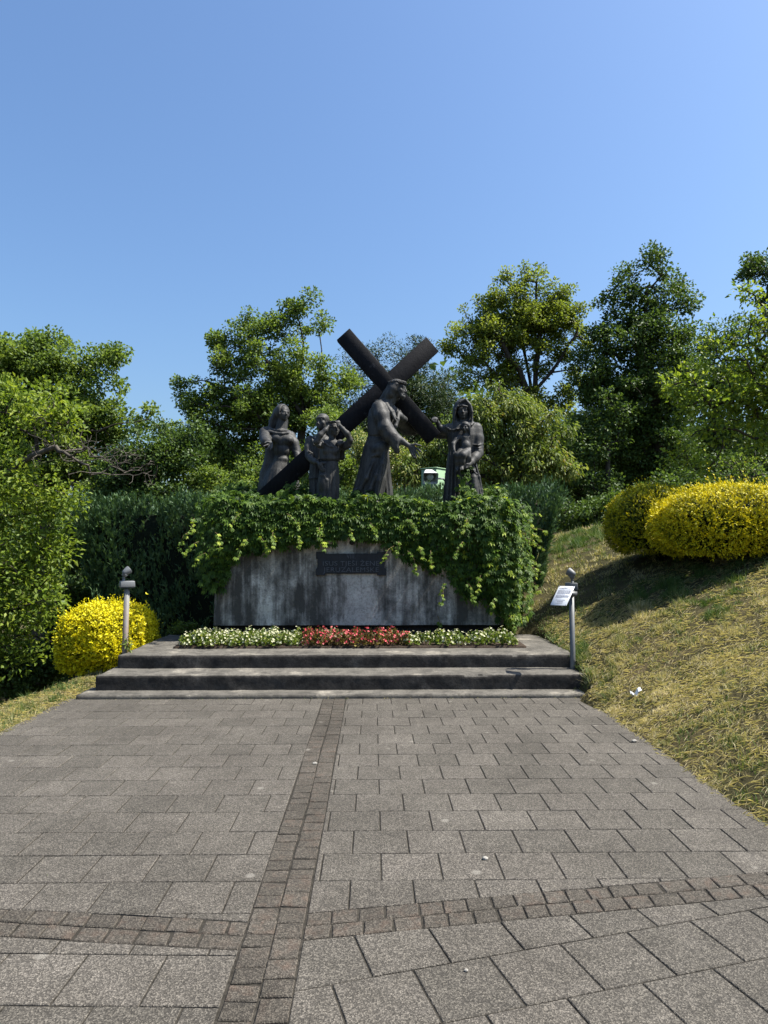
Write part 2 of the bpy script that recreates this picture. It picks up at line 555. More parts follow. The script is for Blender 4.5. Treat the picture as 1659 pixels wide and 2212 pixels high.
def slab_field(parent, ang, size, ox, oy, lines, xr, yr, shift=0.5):
    ca, sa = math.cos(ang), math.sin(ang)
    R = 9.0
    for j in range(int((yr[0] - 3) / size), int((yr[1] + 3) / size) + 1):
        off = (j % 2) * shift * size
        for i in range(-24, 25):
            u0, v0 = ox + i * size + off, oy + j * size
            poly = [(u0, v0), (u0 + size, v0), (u0 + size, v0 + size), (u0, v0 + size)]
            poly = [(ca * u - sa * v, sa * u + ca * v) for u, v in poly]
            cx = sum(p[0] for p in poly) / 4; cy = sum(p[1] for p in poly) / 4
            if not (xr[0] - .4 < cx < xr[1] + .4 and yr[0] - .4 < cy < yr[1] + .4): continue
            for l in lines:
                poly = clip(poly, *l)
                if len(poly) < 3: break
            if len(poly) >= 3: paver('paving_slab', poly, parent, M_SLAB, 0.0075, 0.003)


XR = lambda y: float(edge_right(np.array(y)))
# left and right halves of the forecourt, then the road in front of the cobble band
slab_field(forecourt, 0.0, 0.30, SX0 - 0.30 * 10 + 0.02, 7.70 - 0.30 * 26, [(1, 0, SX0), neg(bandL(BW)), (0, 1, 7.70), (-1, 0, 3.27), (-1, .0, 3.6)], (-3.27, SX0), (3.0, 7.7))
slab_field(forecourt, 0.0, 0.30, SX1 + 0.03, 7.70 - 0.30 * 26, [(-1, 0, -SX1), neg(bandR(BW)), (0, 1, 7.70), (1, 0, 2.32)], (SX1, 2.32), (3.1, 7.7))
slab_field(road, math.radians(-2), 0.315, SX0 - 0.06, 0.02, [(1, 0, SX0), bandL(0), (-1, 0, 2.3), (0, -1, -1.5)], (-2.3, SX0), (1.4, 3.2))
slab_field(road, math.radians(15.5), 0.315, 0.10, 0.11, [(-1, 0, -SX1), bandR(0), (1, 0, 2.9), (0, -1, -1.5)], (SX1, 2.9), (1.4, 3.6))

# cobbles: stripe towards the steps
for k, (x0, x1) in enumerate(((SX0, (SX0 + SX1) / 2), ((SX0 + SX1) / 2, SX1))):
    y = 1.5 + 0.05 * k
    while y < 7.68:
        d = random.uniform(0.095, 0.145)
        y1 = min(y + d, 7.70)
        a, b2 = random.uniform(-.006, .006), random.uniform(-.006, .006)
        w = 0.005 * math.sin(y * 3 + k)
        paver('cobble_stone', [(x0 + w, y + a), (x1 + w, y + b2), (x1 + w, y1 + b2), (x0 + w, y1 + a)], forecourt, M_COB, 0.009, 0.004, 0.001, 0.002, 0.015, 0.003)
        y = y1
# cobbles: the band in front
for side, line, xa, xb in ((0, bandL, SX0 - 1.75, SX0), (1, bandR, SX1, 2.75)):
    for r in (0, 1):
        x = xa - 0.06 * r * (1 - side)
        while x < xb - 0.01:
            d = random.uniform(0.105, 0.155)
            x1 = min(x + d, xb)
            xa_, xb_ = max(x, xa), x1
            if xb - x1 < 0.04: x1 = xb_ = xb
            f = lambda xx, dd: (line(dd)[2] - line(dd)[0] * xx)
            arc = lambda xx: 0.012 * math.sin(xx * 1.6)
            lo, hi = r * BW / 2, (r + 1) * BW / 2
            paver('cobble_stone', [(xa_, f(xa_, lo)), (xb_, f(xb_, lo)), (xb_, f(xb_, hi)), (xa_, f(xa_, hi))], forecourt, M_COB, 0.010, 0.004, 0.001, 0.002, 0.015, 0.004)
            x = x1


# ------------------------------------------------------------------ rough concrete blocks
def rough_box(name, lo, hi, res, amp, chip=0.0, batter=0.0, seed=0.0, nscale=6.0, holes=0.0):
    lo = np.array(lo, float); hi = np.array(hi, float)
    n = np.maximum(1, np.round((hi - lo) / res).astype(int))
    ax = [np.linspace(lo[i], hi[i], n[i] + 1) for i in range(3)]
    idx, V, F = {}, [], []
    def vid(i, j, k):
        key = (i, j, k)
        if key not in idx:
            idx[key] = len(V)
            V.append((ax[0][i], ax[1][j], ax[2][k]))
        return idx[key]
    for i in range(n[0]):
        for j in range(n[1]):
            F.append((vid(i, j, n[2]), vid(i + 1, j, n[2]), vid(i + 1, j + 1, n[2]), vid(i, j + 1, n[2])))
        for k in range(n[2]):
            F.append((vid(i, 0, k), vid(i + 1, 0, k), vid(i + 1, 0, k + 1), vid(i, 0, k + 1)))
            F.append((vid(i, n[1], k + 1), vid(i + 1, n[1], k + 1), vid(i + 1, n[1], k), vid(i, n[1], k)))
    for j in range(n[1]):
        for k in range(n[2]):
            F.append((vid(0, j + 1, k), vid(0, j, k), vid(0, j, k + 1), vid(0, j + 1, k + 1)))
            F.append((vid(n[0], j, k), vid(n[0], j + 1, k), vid(n[0], j + 1, k + 1), vid(n[0], j, k + 1)))
    V = np.array(V)
    out = V.copy()
    so = Vector((seed, seed * 1.7, seed * 2.3))
    for m, v in enumerate(V):
        p = Vector(v)
        nv = mnoise.noise_vector(p * nscale + so) * amp + mnoise.noise_vector(p * nscale * 4 + so) * amp * 0.5
        w = v + np.array(nv)
        if chip:
            top = abs(v[2] - hi[2]) < 1e-6; fr = abs(v[1] - lo[1]) < 1e-6
            sd_ = abs(v[0] - lo[0]) < 1e-6 or abs(v[0] - hi[0]) < 1e-6
            if top and (fr or sd_):
                c = 0.30 + max(0, mnoise.noise(Vector((v[0] * 2.1, v[1] * 3, seed))) - 0.12) * 4.0 + max(0, mnoise.noise(Vector((v[0] * 12, v[1] * 11, seed))) - .15) * 3.2
                w[2] -= chip * c * 0.6
                if fr: w[1] += chip * c * 0.6
                if sd_: w[0] += chip * c * 0.8 * (1 if v[0] < 0 else -1)
        if batter:
            t = (v[2] - lo[2]) / (hi[2] - lo[2])
            c = (lo[0] + hi[0]) / 2
            w[0] = c + (w[0] - c) * (1 - batter * t)
        out[m] = w
    return mesh_np(name, out, np.array(F), False)


stairs = thing('concrete_steps', 'wide weathered concrete steps with chipped dark risers leading up to the monument', 'steps', (-0.4, 7.7, 0))
def part(name, me, mat, root, label=None):
    o = link(name, me, mat, root)
    o.matrix_parent_inverse = Matrix.Translation(-Vector(root.location))
    if label: o['label'] = label
    return o
STX = (-2.99, 2.40)
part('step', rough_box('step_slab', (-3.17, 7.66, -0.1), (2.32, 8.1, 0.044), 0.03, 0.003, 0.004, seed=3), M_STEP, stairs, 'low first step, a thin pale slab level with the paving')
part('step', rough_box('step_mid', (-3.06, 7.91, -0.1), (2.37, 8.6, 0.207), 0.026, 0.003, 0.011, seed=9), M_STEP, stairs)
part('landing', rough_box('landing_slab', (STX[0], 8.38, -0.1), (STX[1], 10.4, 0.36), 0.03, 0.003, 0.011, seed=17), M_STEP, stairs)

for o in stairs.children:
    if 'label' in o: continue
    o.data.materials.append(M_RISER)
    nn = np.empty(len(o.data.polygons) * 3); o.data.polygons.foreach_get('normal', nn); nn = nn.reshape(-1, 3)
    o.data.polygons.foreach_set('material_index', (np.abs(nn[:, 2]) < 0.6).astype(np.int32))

# flower bed soil
soil = rough_box('soil', (-2.50, 8.92, 0.34), (1.94, 9.62, 0.385), 0.05, 0.012, 0.0, seed=23, nscale=9)
tag(link('soil_bed', soil, M_SOIL), kind='structure')

# ------------------------------------------------------------------ pedestal
PW0, PW1, PZ0, PZ1, PY0, PY1 = at(461, 1349, 9.8)[0], at(1088, 1352, 9.8)[0], 0.555, 2.24, 9.8, 11.5
ped = thing('pedestal', 'long stained concrete pedestal half covered by green creeper under the statues', 'pedestal', ((PW0 + PW1) / 2, 10.6, 0.36))
part('body', rough_box('pedestal_body', (PW0, PY0, PZ0), (PW1, PY1, PZ1), 0.06, 0.004, 0.006, batter=0.03, seed=31, nscale=3), M_WALL, ped)
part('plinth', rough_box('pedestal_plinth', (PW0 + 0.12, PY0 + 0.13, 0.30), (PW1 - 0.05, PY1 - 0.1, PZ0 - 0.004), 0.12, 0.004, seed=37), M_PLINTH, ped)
mb = MB()
sp = at(760, 1172, PY0)
mb.lathe([(0.0, 0.02), (0.03, 0.018), (0.036, 0.008), (0.036, -0.02)], frame((sp[0], PY0 - 0.002, sp[2]), (0, -1, 0)), 16)
part('round_stud', mb.mesh('round_stud', True), M_PLAQUE, ped)

# plaque with lugs at its corners
pa, pb = at(683, 1192, PY0), at(834, 1243, PY0)
x0, x1, z1, z0 = pa[0], pb[0], pa[2], pb[2]
w, h = x1 - x0, z1 - z0
lug, nx_ = 0.13 * w, 0.022 * w
prof = [(x0, z0), (x0 + lug, z0), (x0 + lug, z0 + .075 * h), (x1 - lug, z0 + .075 * h), (x1 - lug, z0), (x1, z0), (x1, z0 + .30 * h), (x1 - nx_, z0 + .30 * h), (x1 - nx_, z0 + .70 * h), (x1, z0 + .70 * h),
        (x1, z1), (x1 - lug, z1), (x1 - lug, z1 - .075 * h), (x0 + lug, z1 - .075 * h), (x0 + lug, z1), (x0, z1), (x0, z0 + .70 * h), (x0 + nx_, z0 + .70 * h), (x0 + nx_, z0 + .30 * h), (x0, z0 + .30 * h)]
bm = bmesh.new()
YF, YB = PY0 - 0.035, PY0 + 0.006
fv = [bm.verts.new((x, YF, z)) for x, z in prof]
bv = [bm.verts.new((x, YB, z)) for x, z in prof]
bm.faces.new(fv)
for i in range(len(prof)):
    j = (i + 1) % len(prof)
    bm.faces.new((fv[j], fv[i], bv[i], bv[j]))
bmesh.ops.recalc_face_normals(bm, faces=bm.faces)
me = bpy.data.meshes.new('plaque'); bm.to_mesh(me); bm.free()
bevelled(me, 0.004, 1, 1.2)
plaque = tag(link('plaque', me, M_PLAQUE), 'dark bronze plaque with raised lettering fixed to the pedestal front', 'plaque')
PLC = Vector(((x0 + x1) / 2, YF, (z0 + z1) / 2))


def text_mesh(txt, size, depth, spacing=1.0):
    cu = bpy.data.curves.new('t', 'FONT')
    cu.body = txt; cu.size = size; cu.extrude = depth; cu.align_x = 'CENTER'; cu.align_y = 'CENTER'
    cu.space_character = spacing; cu.resolution_u = 3
    o = bpy.data.objects.new('t', cu); COL.objects.link(o)
    dg = bpy.context.evaluated_depsgraph_get()
    m = bpy.data.meshes.new_from_object(o.evaluated_get(dg))
    bpy.data.objects.remove(o); bpy.data.curves.remove(cu)
    m.materials.clear()
    return m


M_LET = simple_mat('worn_letter_bronze', (0.075, 0.085, 0.10), 0.45, 0.4, 0.3, var=0.3, scale=30)
for txt, dz, wd, hh in (('VIII.', 0.30, 0.125, 0.20), ('ISUS TJEŠI ŽENE', 0.00, 0.80, 0.20), ('JERUZALEMSKE', -0.265, 0.79, 0.20)):
    m = text_mesh(txt, 1.0, 0.06, 1.08)
    co = np.empty(len(m.vertices) * 3); m.vertices.foreach_get('co', co); co = co.reshape(-1, 3)
    mn, mx = co.min(0), co.max(0)
    sx_ = wd * w / (mx[0] - mn[0])
    sz_ = hh * h / 0.72
    c = (mn + mx) / 2
    base = np.stack(((co[:, 0] - c[0]) * sx_, (co[:, 2]) * 0.1 - 0.005, (co[:, 1] - 0.0) * sz_), 1)
    # one object per letter: islands of faces joined where their x ranges overlap
    fl = [list(p.vertices) for p in m.polygons]
    par_ = list(range(len(base)))
    def find(i):
        while par_[i] != i:
            par_[i] = par_[par_[i]]; i = par_[i]
        return i
    for f in fl:
        for v in f[1:]: par_[find(v)] = find(f[0])
    isl = {}
    for i in range(len(base)): isl.setdefault(find(i), []).append(i)
    groups = []
    for r_, ids in sorted(isl.items(), key=lambda kv: base[kv[1], 0].min()):
        lo_, hi_ = base[ids, 0].min(), base[ids, 0].max()
        if groups and lo_ < groups[-1][1] - 0.25 * (hi_ - lo_):
            groups[-1][0].extend(ids); groups[-1][1] = max(groups[-1][1], hi_)
        else: groups.append([list(ids), hi_])
    for ids, _ in groups:
        idm = {v: k for k, v in enumerate(ids)}
        ff = [[idm[v] for v in f] for f in fl if f[0] in idm]
        cc = base[ids].mean(0)
        lm = bpy.data.meshes.new('letter'); lm.from_pydata([tuple(p) for p in base[ids] - cc], [], ff); lm.update()
        link('letter', lm, M_LET, plaque, PLC + Vector((0, 0, dz * h)) + Vector(cc))

# ------------------------------------------------------------------ SDF sculpting
def smin(a, b, k):
    if k <= 1e-6: return np.minimum(a, b)
    h = np.clip(0.5 + 0.5 * (b - a) / k, 0, 1)
    return b * (1 - h) + a * h - k * h * (1 - h)


class Sculpt:
    def __init__(s, lo, hi, vs):
        s.lo = np.array(lo, float); s.vs = vs
        s.n = np.ceil((np.array(hi, float) - s.lo) / vs).astype(int) + 1
        s.F = np.full(s.n, 0.5, dtype=np.float32)
        s.ax = [(s.lo[i] + np.arange(s.n[i]) * vs).astype(np.float32) for i in range(3)]

    def apply(s, lo, hi, fn, k, op='u'):
        pad = k + 3 * s.vs
        a = np.clip(np.floor((np.array(lo) - pad - s.lo) / s.vs).astype(int), 0, s.n)
        b = np.clip(np.ceil((np.array(hi) + pad - s.lo) / s.vs).astype(int) + 1, 0, s.n)
        if (b <= a).any(): return
        X = s.ax[0][a[0]:b[0]][:, None, None]; Y = s.ax[1][a[1]:b[1]][None, :, None]; Z = s.ax[2][a[2]:b[2]][None, None, :]
        d = fn(X, Y, Z).astype(np.float32)
        f = s.F[a[0]:b[0], a[1]:b[1], a[2]:b[2]]
        if op == 'u': f[...] = smin(f, d, k)
        else: f[...] = -smin(-f, d, k)

    def cone(s, p, q, ra, rb, k=0.02, op='u'):
        p = np.array(p, float); q = np.array(q, float); ba = q - p; bb = max(1e-9, ba @ ba)
        def fn(X, Y, Z):
            x, y, z = X - p[0], Y - p[1], Z - p[2]
            t = np.clip((x * ba[0] + y * ba[1] + z * ba[2]) / bb, 0, 1)
            return np.sqrt((x - t * ba[0]) ** 2 + (y - t * ba[1]) ** 2 + (z - t * ba[2]) ** 2) - (ra + (rb - ra) * t)
        r = max(ra, rb)
        s.apply(np.minimum(p, q) - r, np.maximum(p, q) + r, fn, k, op)

    def chain(s, pts, rs, k=0.02, op='u'):
        if np.isscalar(rs): rs = [rs] * len(pts)
        for i in range(len(pts) - 1): s.cone(pts[i], pts[i + 1], rs[i], rs[i + 1], k, op)

    def ell(s, c, r, R=None, k=0.02, op='u'):
        c = np.array(c, float); r = np.array(r, float); R = np.eye(3) if R is None else np.asarray(R)
        def fn(X, Y, Z):
            x, y, z = X - c[0], Y - c[1], Z - c[2]
            q = [x * R[0, i] + y * R[1, i] + z * R[2, i] for i in range(3)]
            k0 = np.sqrt(sum((q[i] / r[i]) ** 2 for i in range(3)))
            k1 = np.sqrt(sum((q[i] / r[i] ** 2) ** 2 for i in range(3))) + 1e-6
            return k0 * (k0 - 1) / k1
        m = r.max() if not np.allclose(R, np.eye(3)) else r
        s.apply(c - m, c + m, fn, k, op)

    def loft(s, rows, k=0.03, folds=(), op='u', square=2.0):
        """rows: (z, cx, cy, rx, ry); folds: (n, amp, phase, twist, z_lo, z_hi)"""
        A = np.array(sorted(rows), float)
        z0, z1 = A[0, 0], A[-1, 0]
        def fn(X, Y, Z):
            z = Z.ravel()
            # smooth interpolation of the sections
            cx, cy, rx, ry = (np.interp(z, A[:, 0], A[:, i])[None, None, :] for i in (1, 2, 3, 4))
            ux, uy = (X - cx) / rx, (Y - cy) / ry
            q = (np.abs(ux) ** square + np.abs(uy) ** square) ** (1 / square)
            mod = 1.0
            if len(folds):
                th = np.arctan2(uy, ux)
                for n, amp, ph, tw, zl, zh in folds:
                    az = smooth(zl, zh, Z) if zh > zl else 1 - smooth(zh, zl, Z)
                    wv = np.sin(n * th + ph + tw * Z)
                    mod = mod + amp * az * (1 - 2 * np.abs(wv) ** 0.8)
            d = (q - mod) * np.minimum(rx, ry) * 0.9
            return np.maximum(d, np.maximum(Z - z1, z0 - Z))
        rxm, rym = A[:, 3].max() * 1.15, A[:, 4].max() * 1.15
        s.apply((A[:, 1].min() - rxm, A[:, 2].min() - rym, z0), (A[:, 1].max() + rxm, A[:, 2].max() + rym, z1), fn, k, op)

    def mesh(s, name):
        F = s.F
        S = F < 0
        c8 = [(i, j, k) for i in (0, 1) for j in (0, 1) for k in (0, 1)]
        nx, ny, nz = F.shape
        sub = lambda A, o: A[o[0]:nx - 1 + o[0], o[1]:ny - 1 + o[1], o[2]:nz - 1 + o[2]]
        cnt = sum(sub(S, o).astype(np.int8) for o in c8)
        act = (cnt > 0) & (cnt < 8)
        ids = np.argwhere(act)
        lut = np.full(act.shape, -1, np.int32)
        lut[act] = np.arange(len(ids))
        pos = np.zeros((len(ids), 3)); num = np.zeros(len(ids))
        for a in c8:
            for ax in range(3):
                if a[ax]: continue
                b = list(a); b[ax] = 1
                fa = F[ids[:, 0] + a[0], ids[:, 1] + a[1], ids[:, 2] + a[2]]
                fb = F[ids[:, 0] + b[0], ids[:, 1] + b[1], ids[:, 2] + b[2]]
                cr = (fa < 0) != (fb < 0)
                t = np.where(cr, fa / np.where(cr, fa - fb, 1), 0)
                p = np.tile(np.array(a, float), (len(ids), 1)); p[:, ax] += t
                pos += p * cr[:, None]; num += cr
        V = (ids + pos / num[:, None]) * s.vs + s.lo
        quads = []
        for ax in range(3):
            o1, o2 = [i for i in range(3) if i != ax]
            sl_a = [slice(1, -1)] * 3; sl_a[ax] = slice(0, -1)
            sl_b = list(sl_a); sl_b[ax] = slice(1, None)
            sa, sb = S[tuple(sl_a)], S[tuple(sl_b)]
            e = np.argwhere(sa != sb)
            fl = sa[tuple(e.T)]
            e[:, o1] += 1; e[:, o2] += 1
            def cell(d1, d2):
                q = e.copy(); q[:, o1] -= d1; q[:, o2] -= d2
                return lut[tuple(q.T)]
            q = np.stack((cell(1, 1), cell(0, 1), cell(0, 0), cell(1, 0)), 1)
            flip = fl if ax != 1 else ~fl
            q[~flip] = q[~flip][:, ::-1]
            quads.append(q)
        q = np.concatenate(quads)
        q = q[(q >= 0).all(1)]
        return mesh_np(name, V, q, True)


class Crop:
    """maps positions measured on an enlarged piece of the photograph to points at a real depth"""
    def __init__(s, ox, oy, sc): s.o = (ox, oy, sc)
    def __call__(s, x, y, Y): return at((s.o[0] + x / s.o[2]) / 1.851718, (s.o[1] + y / s.o[2]) / 1.851718, Y)
    def r(s, px, Y): return px / s.o[2] / 1.851718 * Y / F_PX
    def row(s, y, xl, xr, Y, ry):
        a, b = s(xl, y, Y), s(xr, y, Y)
        return ((a[2] + b[2]) / 2, (a[0] + b[0]) / 2, Y, (b[0] - a[0]) / 2, ry)


def head_axes(yaw, pitch=0.0, roll=0.0):
    """columns: right, forward (face), up; yaw>0 turns the face to +X, pitch>0 bows, roll>0 tilts the crown to +X"""
    M = Matrix.Rotation(yaw, 3, 'Z') @ Matrix.Rotation(roll, 3, 'Y') @ Matrix.Rotation(pitch, 3, 'X')
    # base: forward = -Y, up = Z, right = +X
    return np.array(M) @ np.array(((1, 0, 0), (0, -1, 0), (0, 0, 1.0)))


def head(S, c, H, yaw, pitch=0.0, roll=0.0, beard=False, ears=True, child=False):
    A = head_axes(yaw, pitch, roll)
    W = lambda x, f, u: np.array(c) + H * (A @ np.array((x, f, u)))
    R = A
    e = lambda p, r, k=.03, op='u': S.ell(W(*p), np.array(r) * H, R, k * H, op)
    cn = lambda p, q, ra, rb, k=.03, op='u': S.cone(W(*p), W(*q), ra * H, rb * H, k * H, op)
    e((0, -.08, .14), (.335, .42, .36))
    e((0, .10, -.17), (.275, .29, .33) if not child else (.29, .29, .27), .10)
    e((0, .27, -.42 if not child else -.36), (.11, .09, .085), .08)
    for sx in (-1, 1):
        e((sx * .20, .20, -.12), (.10, .11, .10), .08)
        e((sx * .145, .40, .0), (.095, .075, .055), .03, 's')
    cn((-.19, .32, .085), (.19, .32, .085), .04, .04, .05)
    for sx in (-1, 1):
        e((sx * .14, .30, -.012), (.07, .05, .036), .012)
        cn((sx * .22, .315, .02), (sx * .07, .345, .032), .014, .016, .012)
        cn((sx * .21, .31, -.05), (sx * .08, .335, -.045), .010, .010, .012)
    cn((0, .35, .06), (0, .465, -.15), .03, .052, .035)
    e((-.055, .40, -.165), (.04, .05, .035), .02); e((.055, .40, -.165), (.04, .05, .035), .02)
    e((0, .42, -.288), (.12, .06, .014), .012, 's')
    e((0, .375, -.262), (.11, .055, .026), .02)
    e((0, .365, -.318), (.09, .055, .032), .02)
    if ears:
        for sx in (-1, 1): e((sx * .325, -.03, -.03), (.035, .075, .115), .02)
    if beard:
        e((0, .27, -.43), (.19, .15, .13), .05)
        cn((0, .30, -.45), (0, .32, -.60), .12, .045, .06)
        for sx in (-1, 1):
            cn((sx * .24, .10, -.16), (sx * .12, .26, -.42), .075, .09, .05)
            cn((sx * .02, .42, -.245), (sx * .13, .36, -.32), .028, .022, .02)
    return W
# ------------------------------------------------------------------ the statue group
VS = 0.0082
STATUES = 'dark bronze statues standing on the pedestal'


def statue(S, label, name='statue', mat=None):
    me = S.mesh(name)
    V = np.empty(len(me.vertices) * 3, np.float32); me.vertices.foreach_get('co', V); V = V.reshape(-1, 3)
    base = np.array(((V[:, 0].min() + V[:, 0].max()) / 2, (V[:, 1].min() + V[:, 1].max()) / 2, V[:, 2].min()))
    me.vertices.foreach_set('co', (V - base).astype(np.float32).ravel()); me.update()
    o = link(name, me, mat or M_STATUE, None, base)
    return tag(o, label, 'statue', STATUES)


def torus_arc(S, W, pts, r, k=.01):
    S.chain([W(*p) for p in pts], r, k)


# ---- cross: two heavy beams leaning to the viewer's side at the top
K1 = Crop(940, 1280, 1.50818)
crossY = lambda z: 10.68 - 0.15 * (z - 2.3)
def onplane(x, y):
    Y = 10.5
    for _ in range(8):
        p = K1(x, y, Y); Y = crossY(p[2])
    return K1(x, y, Y)
PN = unit(np.array((0, -1.0, -0.15)))     # the front side looks to the viewer and slightly down
cross = thing('cross', 'huge dark bronze cross leaning diagonally over the shoulder of the walking statue', 'cross', tuple(onplane(150, 1100)))
for nm, p0, p1, wpx, off in (('upright_beam', (95, 1150), (1192, 145), 112, 0.0), ('crossbar', (652, 85), (1202, 715), 104, 0.004)):
    a, b = onplane(*p0), onplane(*p1)
    L = np.linalg.norm(b - a)
    M = np.eye(4)
    dx = unit(b - a); dy = unit(np.cross(PN, dx))
    M[:3, 0], M[:3, 1], M[:3, 2], M[:3, 3] = dx, dy, PN, a
    wd = K1.r(wpx, 10.5)
    T = 0.21
    bmx = MB(); bmx.box((0, -wd / 2, -T - off), (L, wd / 2, off), M)
    me = bevelled(bmx.mesh(nm), 0.006, 1)
    part(nm, me, M_CROSS, cross)

# ---- woman on the left, hand held out
A = Crop(1000, 1600, 6.9125); Y0 = 11.05
S = Sculpt((-2.0, 10.45, 2.12), (-0.85, 11.45, 4.02), VS)
S.loft([A.row(2850, 330, 1180, Y0, .30), A.row(2400, 300, 1150, Y0, .27), A.row(1950, 480, 1090, Y0, .21), A.row(1720, 610, 1085, Y0, .165), A.row(1560, 665, 1075, Y0, .14), A.row(1400, 665, 1115, Y0, .14),
        A.row(1200, 600, 1170, Y0, .155), A.row(1050, 560, 1190, Y0, .15), A.row(930, 500, 1140, Y0, .12), A.row(840, 560, 1020, Y0, .10)], .04,
       folds=((5, .045, .4, 1.5, 2.95, 2.5), (11, .030, 1.1, 2, 2.9, 2.4)))
# cloak falling behind to the left
S.loft([A.row(2850, 180, 800, Y0 + .12, .24), A.row(2300, 235, 720, Y0 + .11, .2), A.row(2000, 270, 700, Y0 + .10, .17), A.row(1700, 380, 740, Y0 + .08, .14), A.row(1480, 415, 740, Y0 + .07, .12), A.row(1150, 420, 800, Y0 + .06, .10)], .03,
       folds=((6, .04, .2, 2.2, 3.0, 2.6),))
# chest, ribs, belly
for x, y in ((740, 1070), (1040, 1110)): S.ell(A(x, y, Y0 - .10), (A.r(165, Y0), .075, A.r(130, Y0)), k=.03)
S.ell(A(880, 1640, Y0 - .095), (A.r(165, Y0), .06, A.r(90, Y0)), k=.03)
S.ell(A(880, 1400, Y0 - .09), (A.r(190, Y0), .06, A.r(130, Y0)), k=.04)
S.cone(A(885, 1230, Y0 - .19), A(880, 1900, Y0 - .20), .012, .010, .03, 's')
S.cone(A(690, 1235, Y0 - .155), A(1110, 1290, Y0 - .155), .010, .010, .02, 's')
S.chain([A(650, 1560, Y0 - .14), A(860, 1545, Y0 - .165), A(1060, 1580, Y0 - .14)], .009, .02, 's')
# neck and collar rolls
S.cone(A(870, 560, Y0 - .01), A(830, 850, Y0), .062, .085, .03)
S.chain([A(420, 790, Y0 + .0), A(560, 870, Y0 - .10), A(700, 915, Y0 - .135), A(880, 930, Y0 - .14), A(1035, 915, Y0 - .10), A(1060, 860, Y0)], .021, .012)
S.chain([A(500, 775, Y0 + .0), A(640, 830, Y0 - .08), A(830, 850, Y0 - .11), A(1000, 850, Y0 - .07)], .022, .012)
# hood and veil: shell with the face opening
S.ell(A(885, 345, Y0 + .03), (A.r(212, Y0), .155, A.r(238, Y0)), k=.03)
S.chain([A(760, 390, Y0 + .07), A(650, 600, Y0 + .07), A(590, 760, Y0 + .05)], [.085, .065, .05], .05)
S.chain([A(720, 330, Y0 - .02), A(620, 520, Y0 - .0), A(570, 700, Y0 + .0)], [.022, .026, .02], .02)
S.cone(A(960, 600, Y0 + .06), A(930, 830, Y0 + .03), .055, .06, .03)
ax = head_axes(.62, -.02, .10)
fc = A(945, 375, Y0 - .03)
S.ell(fc + .11 * ax[:, 1] + .0 * ax[:, 2], (.108, .16, .155), ax, .015, 's')
head(S, A(922, 368, Y0 - .02), .240, .62, -.02, .10, ears=False)
# veil band on the brow
W = lambda x, f, u: fc + ax @ np.array((x, f, u))
# arm towards us
S.chain([A(400, 900, Y0 - .02), A(420, 1060, Y0 - .13)], [.085, .085], .04)
S.chain([A(320, 1050, Y0 - .18), A(430, 1065, Y0 - .2), A(540, 1050, Y0 - .16)], .020, .015)
S.cone(A(420, 1080, Y0 - .14), A(455, 1180, Y0 - .33), .088, .082, .03)
S.cone(A(450, 1165, Y0 - .28), A(540, 1190, Y0 - .45), .05, .036, .02)
S.ell(A(560, 1225, Y0 - .48), (.042, .03, .055), None, .02)
for pts, r in ((((545, 1170), (470, 1150), (405, 1185)), .011), (((520, 1215), (450, 1250), (370, 1280)), .0115), (((540, 1260), (510, 1310), (480, 1355)), .0115), (((575, 1275), (570, 1330), (565, 1385)), .011), (((605, 1260), (605, 1310), (575, 1350)), .010)):
    S.chain([A(x, y, Y0 - .50 - .03 * i) for i, (x, y) in enumerate(pts)], [r * 1.25, r * 1.1, r * .9], .008)
# other arm, down behind the cross
S.chain([A(1120, 990, Y0 + .02), A(1215, 1200, Y0 + .0), A(1290, 1420, Y0 - .02)], [.075, .075, .072], .035)
S.chain([A(1180, 1400, Y0 - .06), A(1270, 1440, Y0 - .09), A(1370, 1420, Y0 - .03)], .014, .012)
S.chain([A(1285, 1440, Y0 - .02), A(1330, 1620, Y0 - .12), A(1400, 1800, Y0 - .15)], [.06, .05, .04], .02)
# foot part of the robe that shows below the beam
K2 = Crop(980, 1560, 3.318)
S.loft([K2.row(1500, 480, 770, Y0 - .06, .15), K2.row(1380, 520, 750, Y0 - .06, .13), K2.row(1200, 560, 715, Y0 - .03, .12)], .04)
statue(S, 'bronze statue of a veiled woman holding out one open hand behind the cross foot')

# ---- older youth behind the girl
B = Crop(1210, 1640, 7.9); Y0 = 10.36
S = Sculpt((-1.32, 9.9, 2.12), (-0.30, 10.8, 3.76), VS)
S.loft([B.row(2930, 210, 700, Y0, .16), B.row(2500, 215, 680, Y0, .15), B.row(2190, 205, 640, Y0, .14)], .02, folds=((7, .05, 0, 1, 2.7, 2.5),))
S.loft([B.row(2170, 195, 760, Y0, .15), B.row(1800, 225, 760, Y0, .14), B.row(1550, 250, 780, Y0, .13), B.row(1250, 210, 900, Y0, .13), B.row(1000, 170, 960, Y0, .115), B.row(880, 260, 880, Y0, .09), B.row(820, 420, 760, Y0, .06)], .03,
       folds=((9, .035, .6, 1, 2.95, 2.65),))
S.cone(B(650, 600, Y0 + .0), B(600, 830, Y0), .056, .062, .03)
S.chain([B(250, 830, Y0 - .03), B(420, 900, Y0 - .09), B(560, 960, Y0 - .11), B(700, 940, Y0 - .10), B(770, 850, Y0 - .02)], .017, .012)
S.chain([B(300, 920, Y0 - .09), B(360, 1100, Y0 - .12)], .012, .015)
ax = head_axes(-.55, .02, -.06)
hc = B(618, 380, Y0 - .01)
head(S, hc, .232, -.55, .02, -.06)
W = lambda x, f, u: hc + .232 * (ax @ np.array((x, f, u)))
S.ell(W(0, -.12, .19), np.array((.40, .455, .375)) * .232, ax, .012)
S.ell(W(0, .46, -.06), np.array((.31, .36, .31)) * .232, ax, .01, 's')
